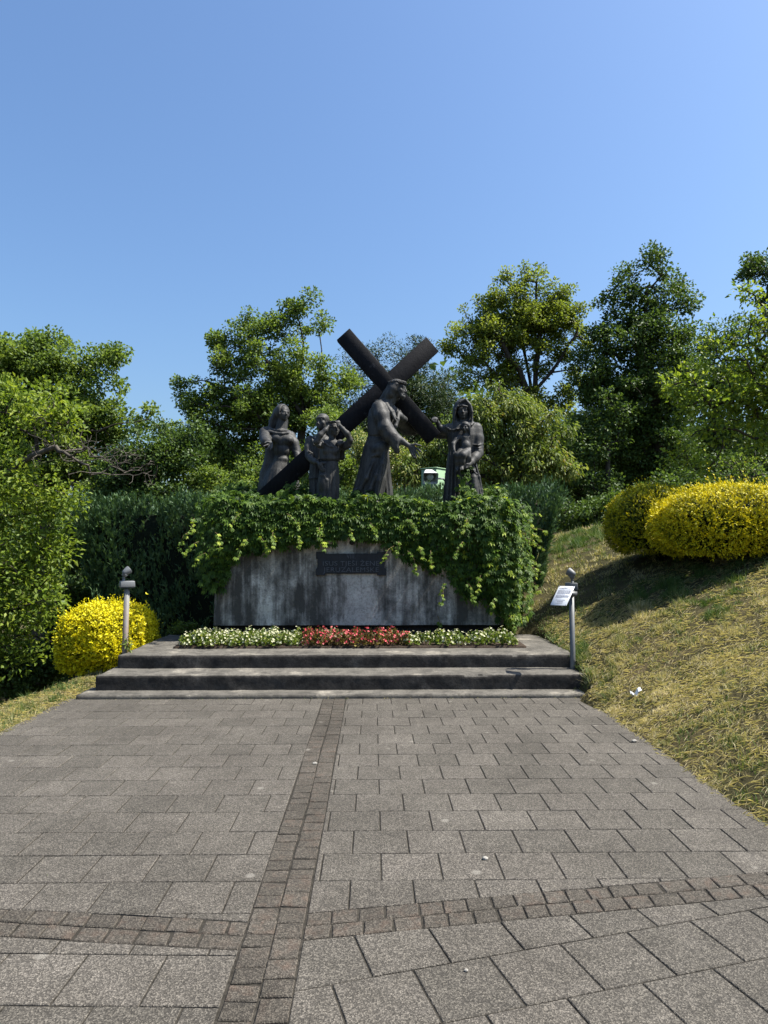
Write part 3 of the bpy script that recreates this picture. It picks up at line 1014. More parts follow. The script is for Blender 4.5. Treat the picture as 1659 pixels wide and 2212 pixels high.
head(S, hc, .232, -.55, .02, -.06)
for i in range(7):      # locks on the brow
    a = -.8 + i * .27
    S.cone(W(.36 * math.sin(a), -.10 + .46 * math.cos(a), .24), W(.37 * math.sin(a + .14), -.10 + .45 * math.cos(a + .14), .17), .013, .009, .008)
# near arm round the girl's waist
S.chain([B(190, 950, Y0 - .02), B(170, 1180, Y0 - .05), B(195, 1440, Y0 - .10)], [.052, .05, .052], .03)
S.chain([B(120, 1380, Y0 - .10), B(220, 1330, Y0 - .15), B(300, 1370, Y0 - .13)], .018, .015)
S.chain([B(115, 1440, Y0 - .10), B(230, 1420, Y0 - .16), B(340, 1440, Y0 - .14)], .015, .015)
S.chain([B(200, 1470, Y0 - .11), B(310, 1590, Y0 - .20), B(440, 1650, Y0 - .28)], [.053, .047, .040], .02)
S.cone(B(420, 1640, Y0 - .27), B(510, 1680, Y0 - .33), .028, .024, .015)
S.ell(B(555, 1745, Y0 - .36), (.038, .022, .045), None, .015)
for p in (((560, 1670), (640, 1680), (700, 1690)), ((600, 1750), (660, 1830), (715, 1880)), ((585, 1785), (645, 1865), (700, 1930)), ((560, 1810), (610, 1890), (655, 1945)), ((530, 1820), (570, 1890), (600, 1930))):
    S.chain([B(x, y, Y0 - .365 - .0 * i) for i, (x, y) in enumerate(p)], [.0125, .0115, .0095], .007)
# other arm round her shoulder
S.chain([B(930, 980, Y0 + .04), B(1150, 1250, Y0 + .05), B(1230, 1480, Y0 + .02)], [.06, .055, .05], .03)
S.chain([B(1225, 1480, Y0 + .02), B(1250, 1250, Y0 - .04), B(1200, 1010, Y0 - .12)], [.05, .042, .034], .02)
S.ell(B(1185, 990, Y0 - .20), (.045, .06, .03), None, .02)
for i, x in enumerate((1110, 1155, 1205, 1255)):
    y1 = (1105, 1145, 1135, 1095)[i]
    S.chain([B(x + 12, 985, Y0 - .335), B(x, 1050, Y0 - .365), B(x - 2, y1, Y0 - .36)], [.0135, .0115, .0095], .006)
statue(S, 'bronze statue of a short-haired youth with an arm round the girl in front')

# ---- girl with her hands on her head
Y0 = 10.12
S = Sculpt((-1.22, 9.68, 2.12), (-0.16, 10.45, 3.66), VS)
S.loft([B.row(2930, 420, 1140, Y0, .15), B.row(2500, 470, 1160, Y0, .145), B.row(2150, 500, 1165, Y0, .14), B.row(1850, 540, 1150, Y0, .13), B.row(1640, 570, 1125, Y0, .115)], .015,
       folds=((6, .055, .5, .6, 2.95, 2.5), (13, .030, .2, .4, 2.95, 2.5)))
S.loft([B.row(1620, 570, 1145, Y0, .125), B.row(1560, 545, 1175, Y0, .135), B.row(1350, 530, 1190, Y0, .125), B.row(1150, 560, 1225, Y0, .12), B.row(1020, 600, 1220, Y0, .10), B.row(950, 720, 1090, Y0, .07)], .02,
       folds=((17, .022, .3, .2, 3.02, 2.93),))
S.chain([B(560, 1600, Y0 - .03), B(700, 1605, Y0 - .105), B(880, 1610, Y0 - .125), B(1040, 1610, Y0 - .10), B(1130, 1605, Y0 - .02)], .011, .006, 's')
S.cone(B(960, 800, Y0 - .01), B(910, 1010, Y0), .046, .055, .025)
S.chain([B(640, 960, Y0 - .05), B(730, 1060, Y0 - .11), B(830, 1150, Y0 - .125), B(950, 1165, Y0 - .13), B(1060, 1170, Y0 - .12), B(1110, 1270, Y0 - .11), B(1170, 1180, Y0 - .10)], .010, .010)
S.ell(B(770, 1290, Y0 - .10), (.055, .04, .05), k=.03); S.ell(B(1020, 1300, Y0 - .10), (.055, .04, .05), k=.03)
S.ell(B(640, 2280, Y0 - .10), (.055, .05, .12), None, .05)
S.chain([B(560, 2060, Y0 - .125), B(680, 2060, Y0 - .14), B(770, 2220, Y0 - .135), B(780, 2500, Y0 - .13)], .007, .03)
ax = head_axes(.55, .02, -.04)
hc = B(985, 590, Y0 - .02)
W = lambda x, f, u: hc + .222 * (ax @ np.array((x, f, u)))
S.ell(W(0, -.12, .14), np.array((.37, .43, .40)) * .222, ax, .012)
S.ell(W(0, -.22, -.15), np.array((.33, .32, .45)) * .222, ax, .02)
S.ell(W(0, .42, -.08), np.array((.285, .36, .38)) * .222, ax, .01, 's')
head(S, hc, .222, .55, .02, -.04, ears=False)
# arm on the left: shoulder, elbow, wrist, hand
S.chain([B(640, 1060, Y0 - .02), B(520, 1080, Y0 - .12), B(440, 1000, Y0 - .20)], [.056, .050, .044], .025)
S.chain([B(440, 1120, Y0 - .18), B(540, 1130, Y0 - .20), B(605, 1000, Y0 - .15)], .016, .012)
S.chain([B(440, 1000, Y0 - .20), B(560, 790, Y0 - .21), B(720, 640, Y0 - .19), B(800, 530, Y0 - .16)], [.042, .041, .032, .026], .02)
S.ell(B(830, 450, Y0 - .14), (.032, .026, .045), None, .015)
for p in (((800, 400), (830, 370), (870, 360)), ((870, 390), (950, 360), (1030, 350)), ((890, 400), (980, 375), (1070, 375)), ((900, 415), (990, 395), (1080, 405)), ((900, 450), (900, 500), (895, 540))):
    S.chain([B(x, y, Y0 - .15 - .012 * i) for i, (x, y) in enumerate(p)], [.0125, .0115, .009], .007)
# arm on the right
S.chain([B(1210, 1100, Y0 + .0), B(1380, 1130, Y0 - .06), B(1500, 960, Y0 - .12)], [.058, .055, .042], .025)
S.chain([B(1330, 1210, Y0 - .06), B(1470, 1130, Y0 - .10), B(1545, 1000, Y0 - .10)], [.026, .024, .018], .02)
S.chain([B(1500, 930, Y0 - .12), B(1400, 740, Y0 - .15), B(1270, 600, Y0 - .15), B(1190, 500, Y0 - .13)], [.042, .040, .031, .025], .02)
S.ell(B(1140, 420, Y0 - .12), (.03, .028, .045), None, .015)
for p in (((1120, 380), (1085, 360), (1050, 350)), ((1110, 400), (1090, 400), (1085, 440)), ((1125, 440), (1105, 470), (1100, 500)), ((1140, 460), (1125, 510), (1115, 540))):
    S.chain([B(x, y, Y0 - .14 - .005 * i) for i, (x, y) in enumerate(p)], [.0125, .0115, .009], .007)
statue(S, 'bronze statue of a girl in a belted dress clutching her head with both hands')

# ---- robed man carrying the cross
C = Crop(1350, 1500, 4.48378); Y0 = 10.25
S = Sculpt((-0.75, 9.72, 2.12), (0.80, 11.0, 4.32), VS)
S.loft([C.row(2330, 290, 830, Y0 + .02, .26), C.row(2200, 270, 830, Y0 + .02, .25), C.row(2042, 275, 850, Y0 + .02, .25), C.row(1800, 345, 880, Y0, .23), C.row(1600, 395, 905, Y0, .22), C.row(1430, 435, 920, Y0, .21), C.row(1300, 465, 925, Y0, .20), C.row(1200, 505, 905, Y0, .185),
        C.row(1090, 545, 900, Y0, .175), C.row(900, 535, 1035, Y0, .19), C.row(760, 540, 1060, Y0, .195), C.row(640, 565, 1030, Y0, .18), C.row(540, 640, 990, Y0, .14), C.row(460, 700, 920, Y0, .09)], .03,
       folds=((5, .045, .9, 1.2, 3.05, 2.5), (11, .030, .3, 1.0, 2.95, 2.5)))
# waist crease, hanging fold over the hip
S.chain([C(535, 1095, Y0 - .08), C(640, 1100, Y0 - .165), C(760, 1100, Y0 - .18), C(850, 1090, Y0 - .17)], .014, .02, 's')
S.chain([C(905, 1250, Y0 - .17), C(830, 1350, Y0 - .205), C(740, 1420, Y0 - .22), C(620, 1460, Y0 - .215)], [.034, .040, .032, .008], .018)
S.chain([C(880, 1240, Y0 - .17), C(790, 1300, Y0 - .20), C(700, 1330, Y0 - .20)], [.05, .06, .05], .05)
# front leg: long column of folds
S.loft([C.row(2330, 590, 770, Y0 - .20, .11), C.row(2150, 605, 800, Y0 - .21, .12), C.row(1850, 660, 870, Y0 - .20, .13), C.row(1550, 730, 915, Y0 - .16, .12), C.row(1320, 780, 925, Y0 - .12, .10)], .025,
       folds=((4, .10, .2, .5, 2.9, 2.5),))
S.chain([C(865, 1320, Y0 - .22), C(800, 1600, Y0 - .31), C(740, 1900, Y0 - .335), C(690, 2250, Y0 - .33)], [.018, .024, .03, .03], .02)
S.chain([C(800, 1500, Y0 - .26), C(690, 1800, Y0 - .29), C(590, 2050, Y0 - .28), C(480, 2180, Y0 - .22)], [.016, .028, .03, .02], .025)
S.chain([C(640, 1550, Y0 - .22), C(520, 1850, Y0 - .25), C(400, 2050, Y0 - .20), C(300, 2100, Y0 - .1)], [.012, .025, .03, .03], .03)
# rear leg robe to the right
S.loft([C.row(2330, 770, 1010, Y0 + .14, .15), C.row(2100, 780, 995, Y0 + .14, .15), C.row(1800, 780, 960, Y0 + .12, .14), C.row(1400, 790, 925, Y0 + .06, .12)], .025, folds=((5, .05, .6, .6, 2.9, 2.5),))
# neck, head, hair, beard
S.cone(C(1030, 330, Y0 - .02), C(900, 520, Y0 - .01), .075, .095, .04)
HY, HP, HR = 1.15, .10, .04
ax = head_axes(HY, HP, HR)
hc = C(1098, 245, Y0 - .03); HH = .272
W = lambda x, f, u: hc + HH * (ax @ np.array((x, f, u)))
S.ell(W(0, -.16, .17), np.array((.39, .42, .36)) * HH, ax, .02)
for sx in (-1, 1):
    S.chain([W(sx * .33, -.02, .12), W(sx * .36, -.16, -.12), W(sx * .36, -.30, -.40), W(sx * .30, -.52, -.66)], [.045, .06, .062, .045], .02)
    S.chain([W(sx * .27, -.25, .1), W(sx * .30, -.42, -.25), W(sx * .22, -.68, -.55), W(sx * .15, -.95, -.80)], [.05, .06, .055, .03], .02)
S.chain([W(0, -.45, .05), W(0, -.6, -.3), W(.05, -.85, -.62), W(0, -1.2, -.92)], [.07, .07, .06, .03], .03)
for i, (dx, dz) in enumerate(((-.38, .0), (-.42, .08), (-.36, -.09))):
    S.chain([W(dx, -.12, .05 + dz), W(dx - .03, -.25, -.2 + dz), W(dx + .02, -.42, -.42 + dz), W(dx + .06, -.55, -.68 + dz)], [.012, .016, .016, .01], .008)
head(S, hc, HH, HY, HP, HR, beard=True, ears=False)
# collar folds and sash
S.chain([C(690, 470, Y0 - .04), C(790, 470, Y0 - .10), C(880, 520, Y0 - .13), C(960, 660, Y0 - .17), C(1030, 800, Y0 - .18)], [.02, .024, .026, .026, .02], .015)
S.chain([C(900, 540, Y0 - .08), C(1000, 650, Y0 - .13), C(1040, 760, Y0 - .15)], .018, .015)
S.chain([C(1090, 680, Y0 - .06), C(1080, 800, Y0 - .13), C(1040, 920, Y0 - .17), C(1000, 1000, Y0 - .17)], [.024, .028, .028, .02], .015)
S.chain([C(1010, 620, Y0 + .02), C(1110, 740, Y0 - .02), C(1200, 800, Y0 + .12)], [.05, .055, .05], .03)
# near arm with its wide sleeve
S.chain([C(740, 590, Y0 - .13), C(790, 740, Y0 - .21), C(855, 920, Y0 - .26)], [.105, .105, .095], .045)
for y, dz in ((905, .0), (960, .012)):
    S.chain([C(790, y + 20, Y0 - .33 - dz), C(870, y + 15, Y0 - .36), C(965, y + 5, Y0 - .29)], .014, .018)
S.chain([C(860, 960, Y0 - .27), C(950, 1090, Y0 - .30), C(1060, 1180, Y0 - .32)], [.115, .105, .085], .03)
S.loft([C.row(1410, 1045, 1100, Y0 - .33, .05), C.row(1330, 985, 1140, Y0 - .33, .075), C.row(1200, 905, 1150, Y0 - .32, .09), C.row(1080, 860, 1120, Y0 - .30, .09)], .03, folds=((5, .07, .3, 2, 3.05, 2.8),))
S.ell(C(1125, 1260, Y0 - .33), (C.r(40, Y0), .06, C.r(120, Y0)), np.array(Matrix.Rotation(.35, 3, 'Y')), .012, 's')
S.chain([C(1060, 1130, Y0 - .33), C(1160, 1190, Y0 - .35), C(1255, 1255, Y0 - .37)], [.052, .046, .036], .02)
S.ell(C(1325, 1300, Y0 - .385), (.058, .024, .045), np.array(Matrix.Rotation(.62, 3, 'Y')), .02)
for p in (((1330, 1250), (1410, 1245), (1500, 1268)), ((1375, 1290), (1440, 1330), (1500, 1372)), ((1365, 1325), (1420, 1385), (1460, 1445)), ((1340, 1350), (1385, 1425), (1412, 1490)), ((1305, 1350), (1340, 1430), (1375, 1480))):
    S.chain([C(x, y, Y0 - .39 - .012 * i) for i, (x, y) in enumerate(p)], [.0165, .0145, .011], .010)
# far arm reaching under the crossbar
S.chain([C(1050, 700, Y0 + .22), C(1180, 830, Y0 + .48), C(1330, 960, Y0 + .56)], [.09, .09, .08], .04)
S.loft([C.row(1080, 1180, 1420, Y0 + .56, .05), C.row(980, 1080, 1460, Y0 + .55, .07), C.row(860, 1060, 1380, Y0 + .52, .08)], .03, folds=((6, .06, 0, 0, 3.3, 3.1),))
# bare feet edge
S.ell(C(690, 2290, Y0 - .30), (.06, .12, .04), k=.02)
jm = statue(S, 'bronze statue of a robed long-haired man stooping under the cross with one hand reaching out')
# crown of thorns: three twisted strands
cm = MB()
for ph in (0, 2.1, 4.2):
    pts = []
    for i in range(41):
        a = i / 40 * 2 * math.pi
        rr = .022 * math.cos(a * 7 + ph)
        pts.append(W(.405 * math.cos(a) * (1 + rr), -.10 + .455 * math.sin(a) * (1 + rr), .27 + .10 * math.sin(a) * .3 + .055 * math.sin(a * 7 + ph)))
    cm.tube(pts, .014, 7, caps=False)
for i in range(14):
    a = i / 14 * 2 * math.pi + .2
    p = W(.42 * math.cos(a), -.10 + .47 * math.sin(a), .28); q = W(.50 * math.cos(a + .2), -.10 + .55 * math.sin(a + .2), .33 + .05 * math.sin(i * 2.3))
    cm.tube([p, q], [.008, .002], 5)
part('crown_of_thorns', cm.mesh('crown_of_thorns', True), M_STATUE, jm)

# ---- hooded woman with a child
D = Crop(1730, 1580, 5.1435); Y0 = 10.66
S = Sculpt((0.55, 10.0, 2.12), (1.85, 11.1, 4.06), VS)
S.loft([D.row(2230, 225, 1075, Y0, .28), D.row(2000, 235, 1040, Y0, .25), D.row(1700, 255, 975, Y0, .22), D.row(1500, 275, 930, Y0, .20), D.row(1300, 300, 890, Y0, .18), D.row(1180, 330, 890, Y0, .165), D.row(1000, 310, 930, Y0, .16), D.row(850, 280, 990, Y0, .155), D.row(720, 260, 1000, Y0, .13), D.row(640, 330, 940, Y0, .11), D.row(570, 430, 830, Y0, .09)], .03,
       folds=((6, .040, .2, .9, 3.0, 2.5), (13, .026, .2, .5, 2.9, 2.4)))
# forward leg under the robe
S.loft([D.row(2230, 700, 1060, Y0 - .13, .16), D.row(1900, 700, 985, Y0 - .13, .15), D.row(1700, 705, 945, Y0 - .12, .14), D.row(1600, 740, 910, Y0 - .10, .12), D.row(1540, 790, 870, Y0 - .06, .08)], .02)
S.chain([D(860, 1450, Y0 - .18), D(930, 1650, Y0 - .24), D(960, 1900, Y0 - .25), D(985, 2200, Y0 - .24)], .016, .012, 's')
S.chain([D(880, 1420, Y0 - .18), D(960, 1680, Y0 - .20), D(1010, 1950, Y0 - .2), D(1050, 2200, Y0 - .2)], .018, .02)
S.chain([D(720, 1560, Y0 - .22), D(830, 1540, Y0 - .22), D(900, 1620, Y0 - .22)], .014, .015)
for x in (330, 400, 480, 560): S.chain([D(x + 40, 1150, Y0 - .165), D(x, 1600, Y0 - .205), D(x - 30, 2150, Y0 - .26)], [.008, .014, .016], .02)
# hood
S.ell(D(622, 360, Y0 + .05), (D.r(216, Y0), .17, D.r(290, Y0)), k=.03)
S.chain([D(500, 480, Y0 + .03), D(505, 640, Y0 - .01)], [.068, .075], .03); S.chain([D(740, 480, Y0 + .03), D(745, 640, Y0 - .01)], [.068, .075], .03)
S.ell(D(628, 365, Y0 - .12), (D.r(150, Y0), .17, D.r(240, Y0)), k=.012, op='s')
S.chain([D(560, 150, Y0 - .075), D(680, 92, Y0 - .085), D(775, 200, Y0 - .09), D(815, 350, Y0 - .09), D(800, 540, Y0 - .07)], .016, .012)
S.chain([D(560, 150, Y0 - .075), D(470, 300, Y0 - .085), D(440, 480, Y0 - .075), D(440, 620, Y0 - .06)], .016, .012)
S.cone(D(625, 470, Y0 - .01), D(620, 690, Y0), .06, .08, .03)
head(S, D(622, 325, Y0 - .02), .262, -.10, .04, .0, ears=False)
S.chain([D(530, 235, Y0 - .105), D(620, 215, Y0 - .135), D(715, 235, Y0 - .105)], .012, .01)
# collar flaps
S.chain([D(285, 660, Y0 - .07), D(350, 710, Y0 - .12), D(430, 725, Y0 - .14)], .014, .012)
S.chain([D(430, 725, Y0 - .14), D(500, 700, Y0 - .15), D(580, 690, Y0 - .14)], .016, .012)
S.chain([D(840, 570, Y0 - .06), D(790, 620, Y0 - .12), D(700, 690, Y0 - .14)], .018, .012)
# right arm holding the child
S.chain([D(905, 680, Y0 + .0), D(935, 900, Y0 - .03), D(935, 1180, Y0 - .09)], [.085, .085, .082], .035)
for y, x0_, x1_ in ((1010, 840, 1035), (1075, 860, 1035), (1120, 880, 1030)):
    S.chain([D(x0_, y + 15, Y0 - .12), D((x0_ + x1_) / 2, y + 22, Y0 - .175), D(x1_, y - 5, Y0 - .09)], [.008, .013, .012], .012)
S.chain([D(930, 1210, Y0 - .10), D(860, 1300, Y0 - .20), D(790, 1380, Y0 - .27)], [.08, .07, .055], .025)
S.chain([D(800, 1240, Y0 - .2), D(870, 1290, Y0 - .26), D(905, 1350, Y0 - .24)], .012, .012)
S.chain([D(800, 1390, Y0 - .28), D(730, 1440, Y0 - .34)], [.042, .036], .02)
for i, p in enumerate(((720, 1420), (700, 1450), (690, 1475), (700, 1500))):
    S.chain([D(750, 1410 + 22 * i, Y0 - .35), D(p[0] - 10, p[1], Y0 - .39), D(p[0] - 60, p[1] + 12, Y0 - .39)], [.014, .012, .010], .008)
# left arm to the beam, hand resting on it
S.chain([D(330, 700, Y0 + .0), D(230, 720, Y0 + .02), D(145, 660, Y0 + .0)], [.085, .07, .04], .03)
S.loft([D.row(900, 60, 290, Y0 + .10, .05), D.row(820, 50, 300, Y0 + .08, .06), D.row(740, 120, 310, Y0 + .05, .07)], .03)
S.chain([D(145, 670, Y0 + .0), D(115, 590, Y0 - .02), D(70, 510, Y0 - .06)], [.036, .032, .03], .02)
S.ell(D(45, 490, Y0 - .08), (.05, .04, .03), None, .02)
for i, (x, y) in enumerate(((10, 545), (40, 555), (70, 560), (-15, 520))):
    S.chain([D(x + 25, 480 + 6 * i, Y0 - .10), D(x + 8, 500, Y0 - .14), D(x, y, Y0 - .155)], [.0155, .0145, .011], .008)
statue(S, 'bronze statue of a hooded woman carrying a small child and touching the crossbar end')

# ---- the child
Y0 = 10.40
S = Sculpt((0.85, 10.05, 2.48), (1.45, 10.7, 3.66), .006)
hc = D(668, 665, Y0)
ax = head_axes(-.35, .05, .05); HH = .165
W = lambda x, f, u: hc + HH * (ax @ np.array((x, f, u)))
S.ell(W(0, -.10, .18), np.array((.41, .44, .37)) * HH, ax, .01)
S.chain([W(.36, -.05, .15), W(.46, -.08, -.2), W(.52, -.1, -.5), W(.46, -.1, -.72)], [.022, .03, .034, .02], .012)
S.chain([W(.25, -.3, .1), W(.35, -.32, -.3), W(.36, -.3, -.65)], [.035, .04, .03], .015)
S.chain([W(-.36, -.05, .15), W(-.4, -.08, -.15)], [.022, .022], .012)
S.ell(W(0, .45, -.06), np.array((.33, .36, .36)) * HH, ax, .008, 's')
head(S, hc, HH, -.35, .05, .05, ears=False, child=True)
S.cone(D(680, 760, Y0), D(685, 830, Y0 + .01), .030, .036, .02)
S.loft([D.row(1180, 545, 800, Y0 + .02, .085), D.row(1080, 560, 800, Y0 + .02, .08), D.row(960, 565, 805, Y0 + .02, .075), D.row(870, 545, 815, Y0 + .02, .065), D.row(820, 600, 770, Y0 + .02, .045)], .02)
S.ell(D(690, 1040, Y0 - .05), (.06, .035, .06), k=.03)
S.chain([D(560, 860, Y0), D(490, 920, Y0 - .03), D(425, 1010, Y0 - .08), D(440, 1130, Y0 - .13)], [.036, .034, .030, .022], .02)
S.ell(D(450, 1165, Y0 - .14), (.02, .016, .026), None, .012)
for x, y in ((440, 1225), (455, 1228), (472, 1210), (425, 1205)): S.cone(D(450 + (x - 450) * .4, 1180, Y0 - .145), D(x, y, Y0 - .155), .0085, .0065, .005)
S.chain([D(790, 880, Y0 + .0), D(850, 850, Y0 - .03), D(880, 780, Y0 - .06), D(880, 690, Y0 - .08)], [.038, .036, .034, .024], .02)
S.ell(D(880, 630, Y0 - .09), (.022, .016, .028), None, .012)
for x, y in ((862, 575), (878, 568), (895, 575), (908, 595), (855, 610)): S.cone(D(880 + (x - 880) * .5, 620, Y0 - .095), D(x, y, Y0 - .10), .009, .007, .005)
S.chain([D(600, 1160, Y0 - .02), D(525, 1240, Y0 - .14), D(515, 1380, Y0 - .12), D(520, 1500, Y0 - .10)], [.062, .05, .042, .032], .02)
S.chain([D(720, 1170, Y0 - .02), D(620, 1240, Y0 - .17), D(605, 1370, Y0 - .15), D(600, 1470, Y0 - .13)], [.070, .056, .046, .034], .02)
S.chain([D(760, 1180, Y0 - .02), D(740, 1300, Y0 - .06), D(700, 1400, Y0 - .08)], [.065, .06, .035], .03)
S.chain([D(515, 1500, Y0 - .10), D(510, 1550, Y0 - .16)], [.03, .024], .015)
S.chain([D(600, 1475, Y0 - .13), D(600, 1520, Y0 - .20)], [.032, .026], .015)
for i in range(5): S.cone(D(572 + 14 * i, 1505, Y0 - .21), D(570 + 15 * i, 1535, Y0 - .225), .008, .007, .004)
statue(S, 'bronze figure of a small child with one raised fist, held against the hooded woman')
# ------------------------------------------------------------------ foliage tools
def rdir(n):
    v = rng.normal(size=(n, 3))
    return unit(v)


def leaf_cards(P, axis, nrm, L, W, fold=0.25, droop=0.0):
    """two-triangle leaves folded along the midrib; P base points"""
    n = len(P)
    axis = unit(axis)
    side = unit(np.cross(axis, nrm)); nn = unit(np.cross(side, axis))
    L = np.broadcast_to(L, (n,))[:, None]; W = np.broadcast_to(W, (n,))[:, None]
    mid = P + axis * L * 0.45 + nn * W * fold
    tip = P + axis * L - np.array((0, 0, 1.0)) * L * droop
    V = np.stack((P, mid - side * W * 0.5, tip, mid + side * W * 0.5), 1).reshape(-1, 3)
    i = np.arange(n)[:, None] * 4
    F = np.concatenate((i + np.array((0, 1, 2)), i + np.array((0, 2, 3))))
    return V, F


def merge(parts):
    Vs, Fs, Ts, k = [], [], [], 0
    for V, F, T in parts:
        Vs.append(V); Fs.append(F + k); Ts.append(T); k += len(V)
    return np.concatenate(Vs), np.concatenate(Fs), np.concatenate(Ts)


def sample_ell(n, c, r, shell=0.45):
    """points in an ellipsoid, more of them near its skin"""
    d = rdir(n)
    u = rng.random(n) ** shell
    return np.asarray(c) + d * u[:, None] * np.asarray(r)


def clump_leaves(centres, radii, per, L, W, flat=0.75, upbias=0.5, spread=0.7, droop=0.05, tbase=None, shell=0.5, hang=0.0):
    n = len(centres)
    cnt = np.maximum(3, (per * (radii / radii.mean()) ** 2).astype(int))
    idx = np.repeat(np.arange(n), cnt)
    d = rdir(len(idx))
    rad = radii[idx] * rng.random(len(idx)) ** shell
    off = d * rad[:, None] * np.array((1, 1, flat))
    P = centres[idx] + off
    ax = unit(d * 0.9 + rng.normal(size=d.shape) * spread + np.array((0, 0, 0.15 - hang)))
    nr = unit(np.array((0, 0, upbias + 0.3)) + d * 0.5 + rng.normal(size=d.shape) * 0.55)
    Ls = L * rng.uniform(0.65, 1.3, len(idx)); Ws = W * rng.uniform(0.7, 1.25, len(idx))
    V, F = leaf_cards(P, ax, nr, Ls, Ws, 0.25, droop)
    tb = rng.random(n) if tbase is None else tbase
    T = np.clip(0.45 * tb[idx] + 0.55 * rng.random(len(idx)), 0, 1)
    return V, F, np.repeat(T, 4)


def branches(trunk_pts, trunk_r, targets, r_tip=0.012, sag=0.10, expo=2.3, sides=5, bias=0.35, limbs=()):
    """grows limbs from the trunk line to every target; returns one mesh's arrays"""
    nodes = [np.array(p, float) for p in trunk_pts]
    par = [-1] + list(range(len(trunk_pts) - 1))
    plen = [0.0]
    for i in range(1, len(nodes)): plen.append(plen[-1] + np.linalg.norm(nodes[i] - nodes[i - 1]))
    for lb_ in limbs:          # main limbs drawn by hand, each leaving the nearest trunk node
        prev = int(np.argmin(np.linalg.norm(np.array(nodes[:len(trunk_pts)]) - np.array(lb_[0]), axis=1)))
        for q in lb_[1:]:
            q = np.array(q, float)
            for s in (0.5, 1.0):
                w = nodes[prev] * (1 - s) + q * s if s < 1 else q
                if s < 1: prev0 = prev; base_ = nodes[prev]; w = (base_ + q) / 2 + rng.normal(size=3) * .06
                nodes.append(np.array(w)); par.append(prev); plen.append(plen[prev] + np.linalg.norm(nodes[-1] - nodes[prev])); prev = len(nodes) - 1
    top = nodes[-1]
    t = np.asarray(targets)
    order = np.argsort(np.min(np.linalg.norm(t[:, None, :] - np.array(nodes)[None], axis=2), axis=1))
    for k in order:
        p = t[k]
        N = np.array(nodes)
        dv = p - N
        dist = np.linalg.norm(dv, axis=1)
        cost = dist + bias * np.array(plen) * 0.5 + np.maximum(0, -dv[:, 2]) * 0.9
        cost[0] += 100
        j = int(np.argmin(cost))
        a = nodes[j]
        L = dist[j]
        m = max(2, int(L / 0.7) + 1)
        prev = j
        g = np.array(a - nodes[par[j]]) if par[j] >= 0 else np.array((0, 0, 1.0))
        g = g / (np.linalg.norm(g) + 1e-9)
        for s in range(1, m + 1):
            u = s / m
            q = a * (1 - u) + p * u + g * L * 0.13 * math.sin(math.pi * u) * (1 - u * .5) + rng.normal(size=3) * L * 0.035 * (u < 1)
            nodes.append(q); par.append(prev); plen.append(plen[prev] + np.linalg.norm(q - nodes[prev]))
            prev = len(nodes) - 1
    n = len(nodes)
    acc = np.zeros(n)
    child = np.zeros(n, int)
    for i in range(n - 1, 0, -1):
        if child[i] == 0: acc[i] = r_tip ** expo
        acc[par[i]] += acc[i]; child[par[i]] += 1
    if child[0] == 0: acc[0] = r_tip ** expo
    r = acc ** (1 / expo)
    sc = trunk_r / max(r[0], 1e-6)
    r = np.where(r > r_tip * 1.5, r * np.clip(sc, 0.3, 3) ** ((r - r_tip) / (r[0] - r_tip + 1e-9)), r)
    N = np.array(nodes)
    A = N[np.array(par[1:])]; Bp = N[1:]
    ra = np.minimum(r[np.array(par[1:])], r[1:] * 1.6); rb = r[1:]
    d = unit(Bp - A)
    ref = np.where(np.abs(d[:, 2:3]) < 0.9, np.array((0, 0, 1.0)), np.array((1.0, 0, 0)))
    u = unit(np.cross(d, ref)); v = np.cross(d, u)
    ang = np.arange(sides) / sides * 2 * np.pi
    off = np.cos(ang)[None, :, None] * u[:, None, :] + np.sin(ang)[None, :, None] * v[:, None, :]
    R0 = (A - d * ra[:, None] * 0.3)[:, None, :] + off * ra[:, None, None]
    R1 = (Bp + d * rb[:, None] * 0.3)[:, None, :] + off * rb[:, None, None]
    V = np.concatenate((R0, R1), 1).reshape(-1, 3)
    base = np.arange(len(A))[:, None] * (2 * sides)
    F = np.concatenate([base + np.array((k, (k + 1) % sides, sides + (k + 1) % sides, sides + k)) for k in range(sides)])
    return V, F


def blob_centres(blobs, Y, spacing, depth=0.9, nmul=9.5):
    """blobs: (px, py, rx, ry [, dY]) measured in the picture; gives clump centres through each blob's volume"""
    out = []
    for b in blobs:
        px, py, rx, ry = b[:4]
        dy = b[4] if len(b) > 4 else 0.0
        c = at(px, py, Y + dy)
        s = (Y + dy) / F_PX
        r = np.array((rx * s, (rx + ry) * 0.5 * s * depth, ry * s))
        r = r * 1.08
        n = max(4, int(nmul * r[0] * r[1] * r[2] / spacing ** 3))
        out.append(sample_ell(n, c, r, 0.55))
    return np.concatenate(out)


def tree(name, label, cat, blobs, Y, trunk, trunk_r, mat, spacing=0.7, crad=0.5, per=70, L=0.16, W=0.10, group=None, bark=None, depth=0.9, flat=0.75, droop=0.05, hang=0.0, bias=0.35, r_tip=0.012, trim=0.0, bare=0.0, spread=.7, shell=.5, fine=0.72, nmul=14.0, limbs=()):
    root = thing(name, label, cat, tuple(trunk[0]), group)
    cs = blob_centres(blobs, Y, spacing, depth, nmul)
    V, F = branches(trunk, trunk_r, cs, r_tip, bias=bias, limbs=[[at(q[0], q[1], Y + (q[2] if len(q) > 2 else 0)) for q in l] for l in limbs])
    part('trunk', mesh_np('trunk', V, F, True), bark or M_BARK, root)
    keep = rng.random(len(cs)) >= bare
    cs = cs[keep]
    rad = crad * fine * rng.uniform(0.5, 1.5, len(cs))
    V, F, T = clump_leaves(cs, rad, per * 1.25, L * 0.62, W * 0.68, flat=flat, droop=droop, hang=hang, spread=spread, shell=shell)
    part('crown', mesh_np('crown', V, F, False, T), mat, root)
    return root


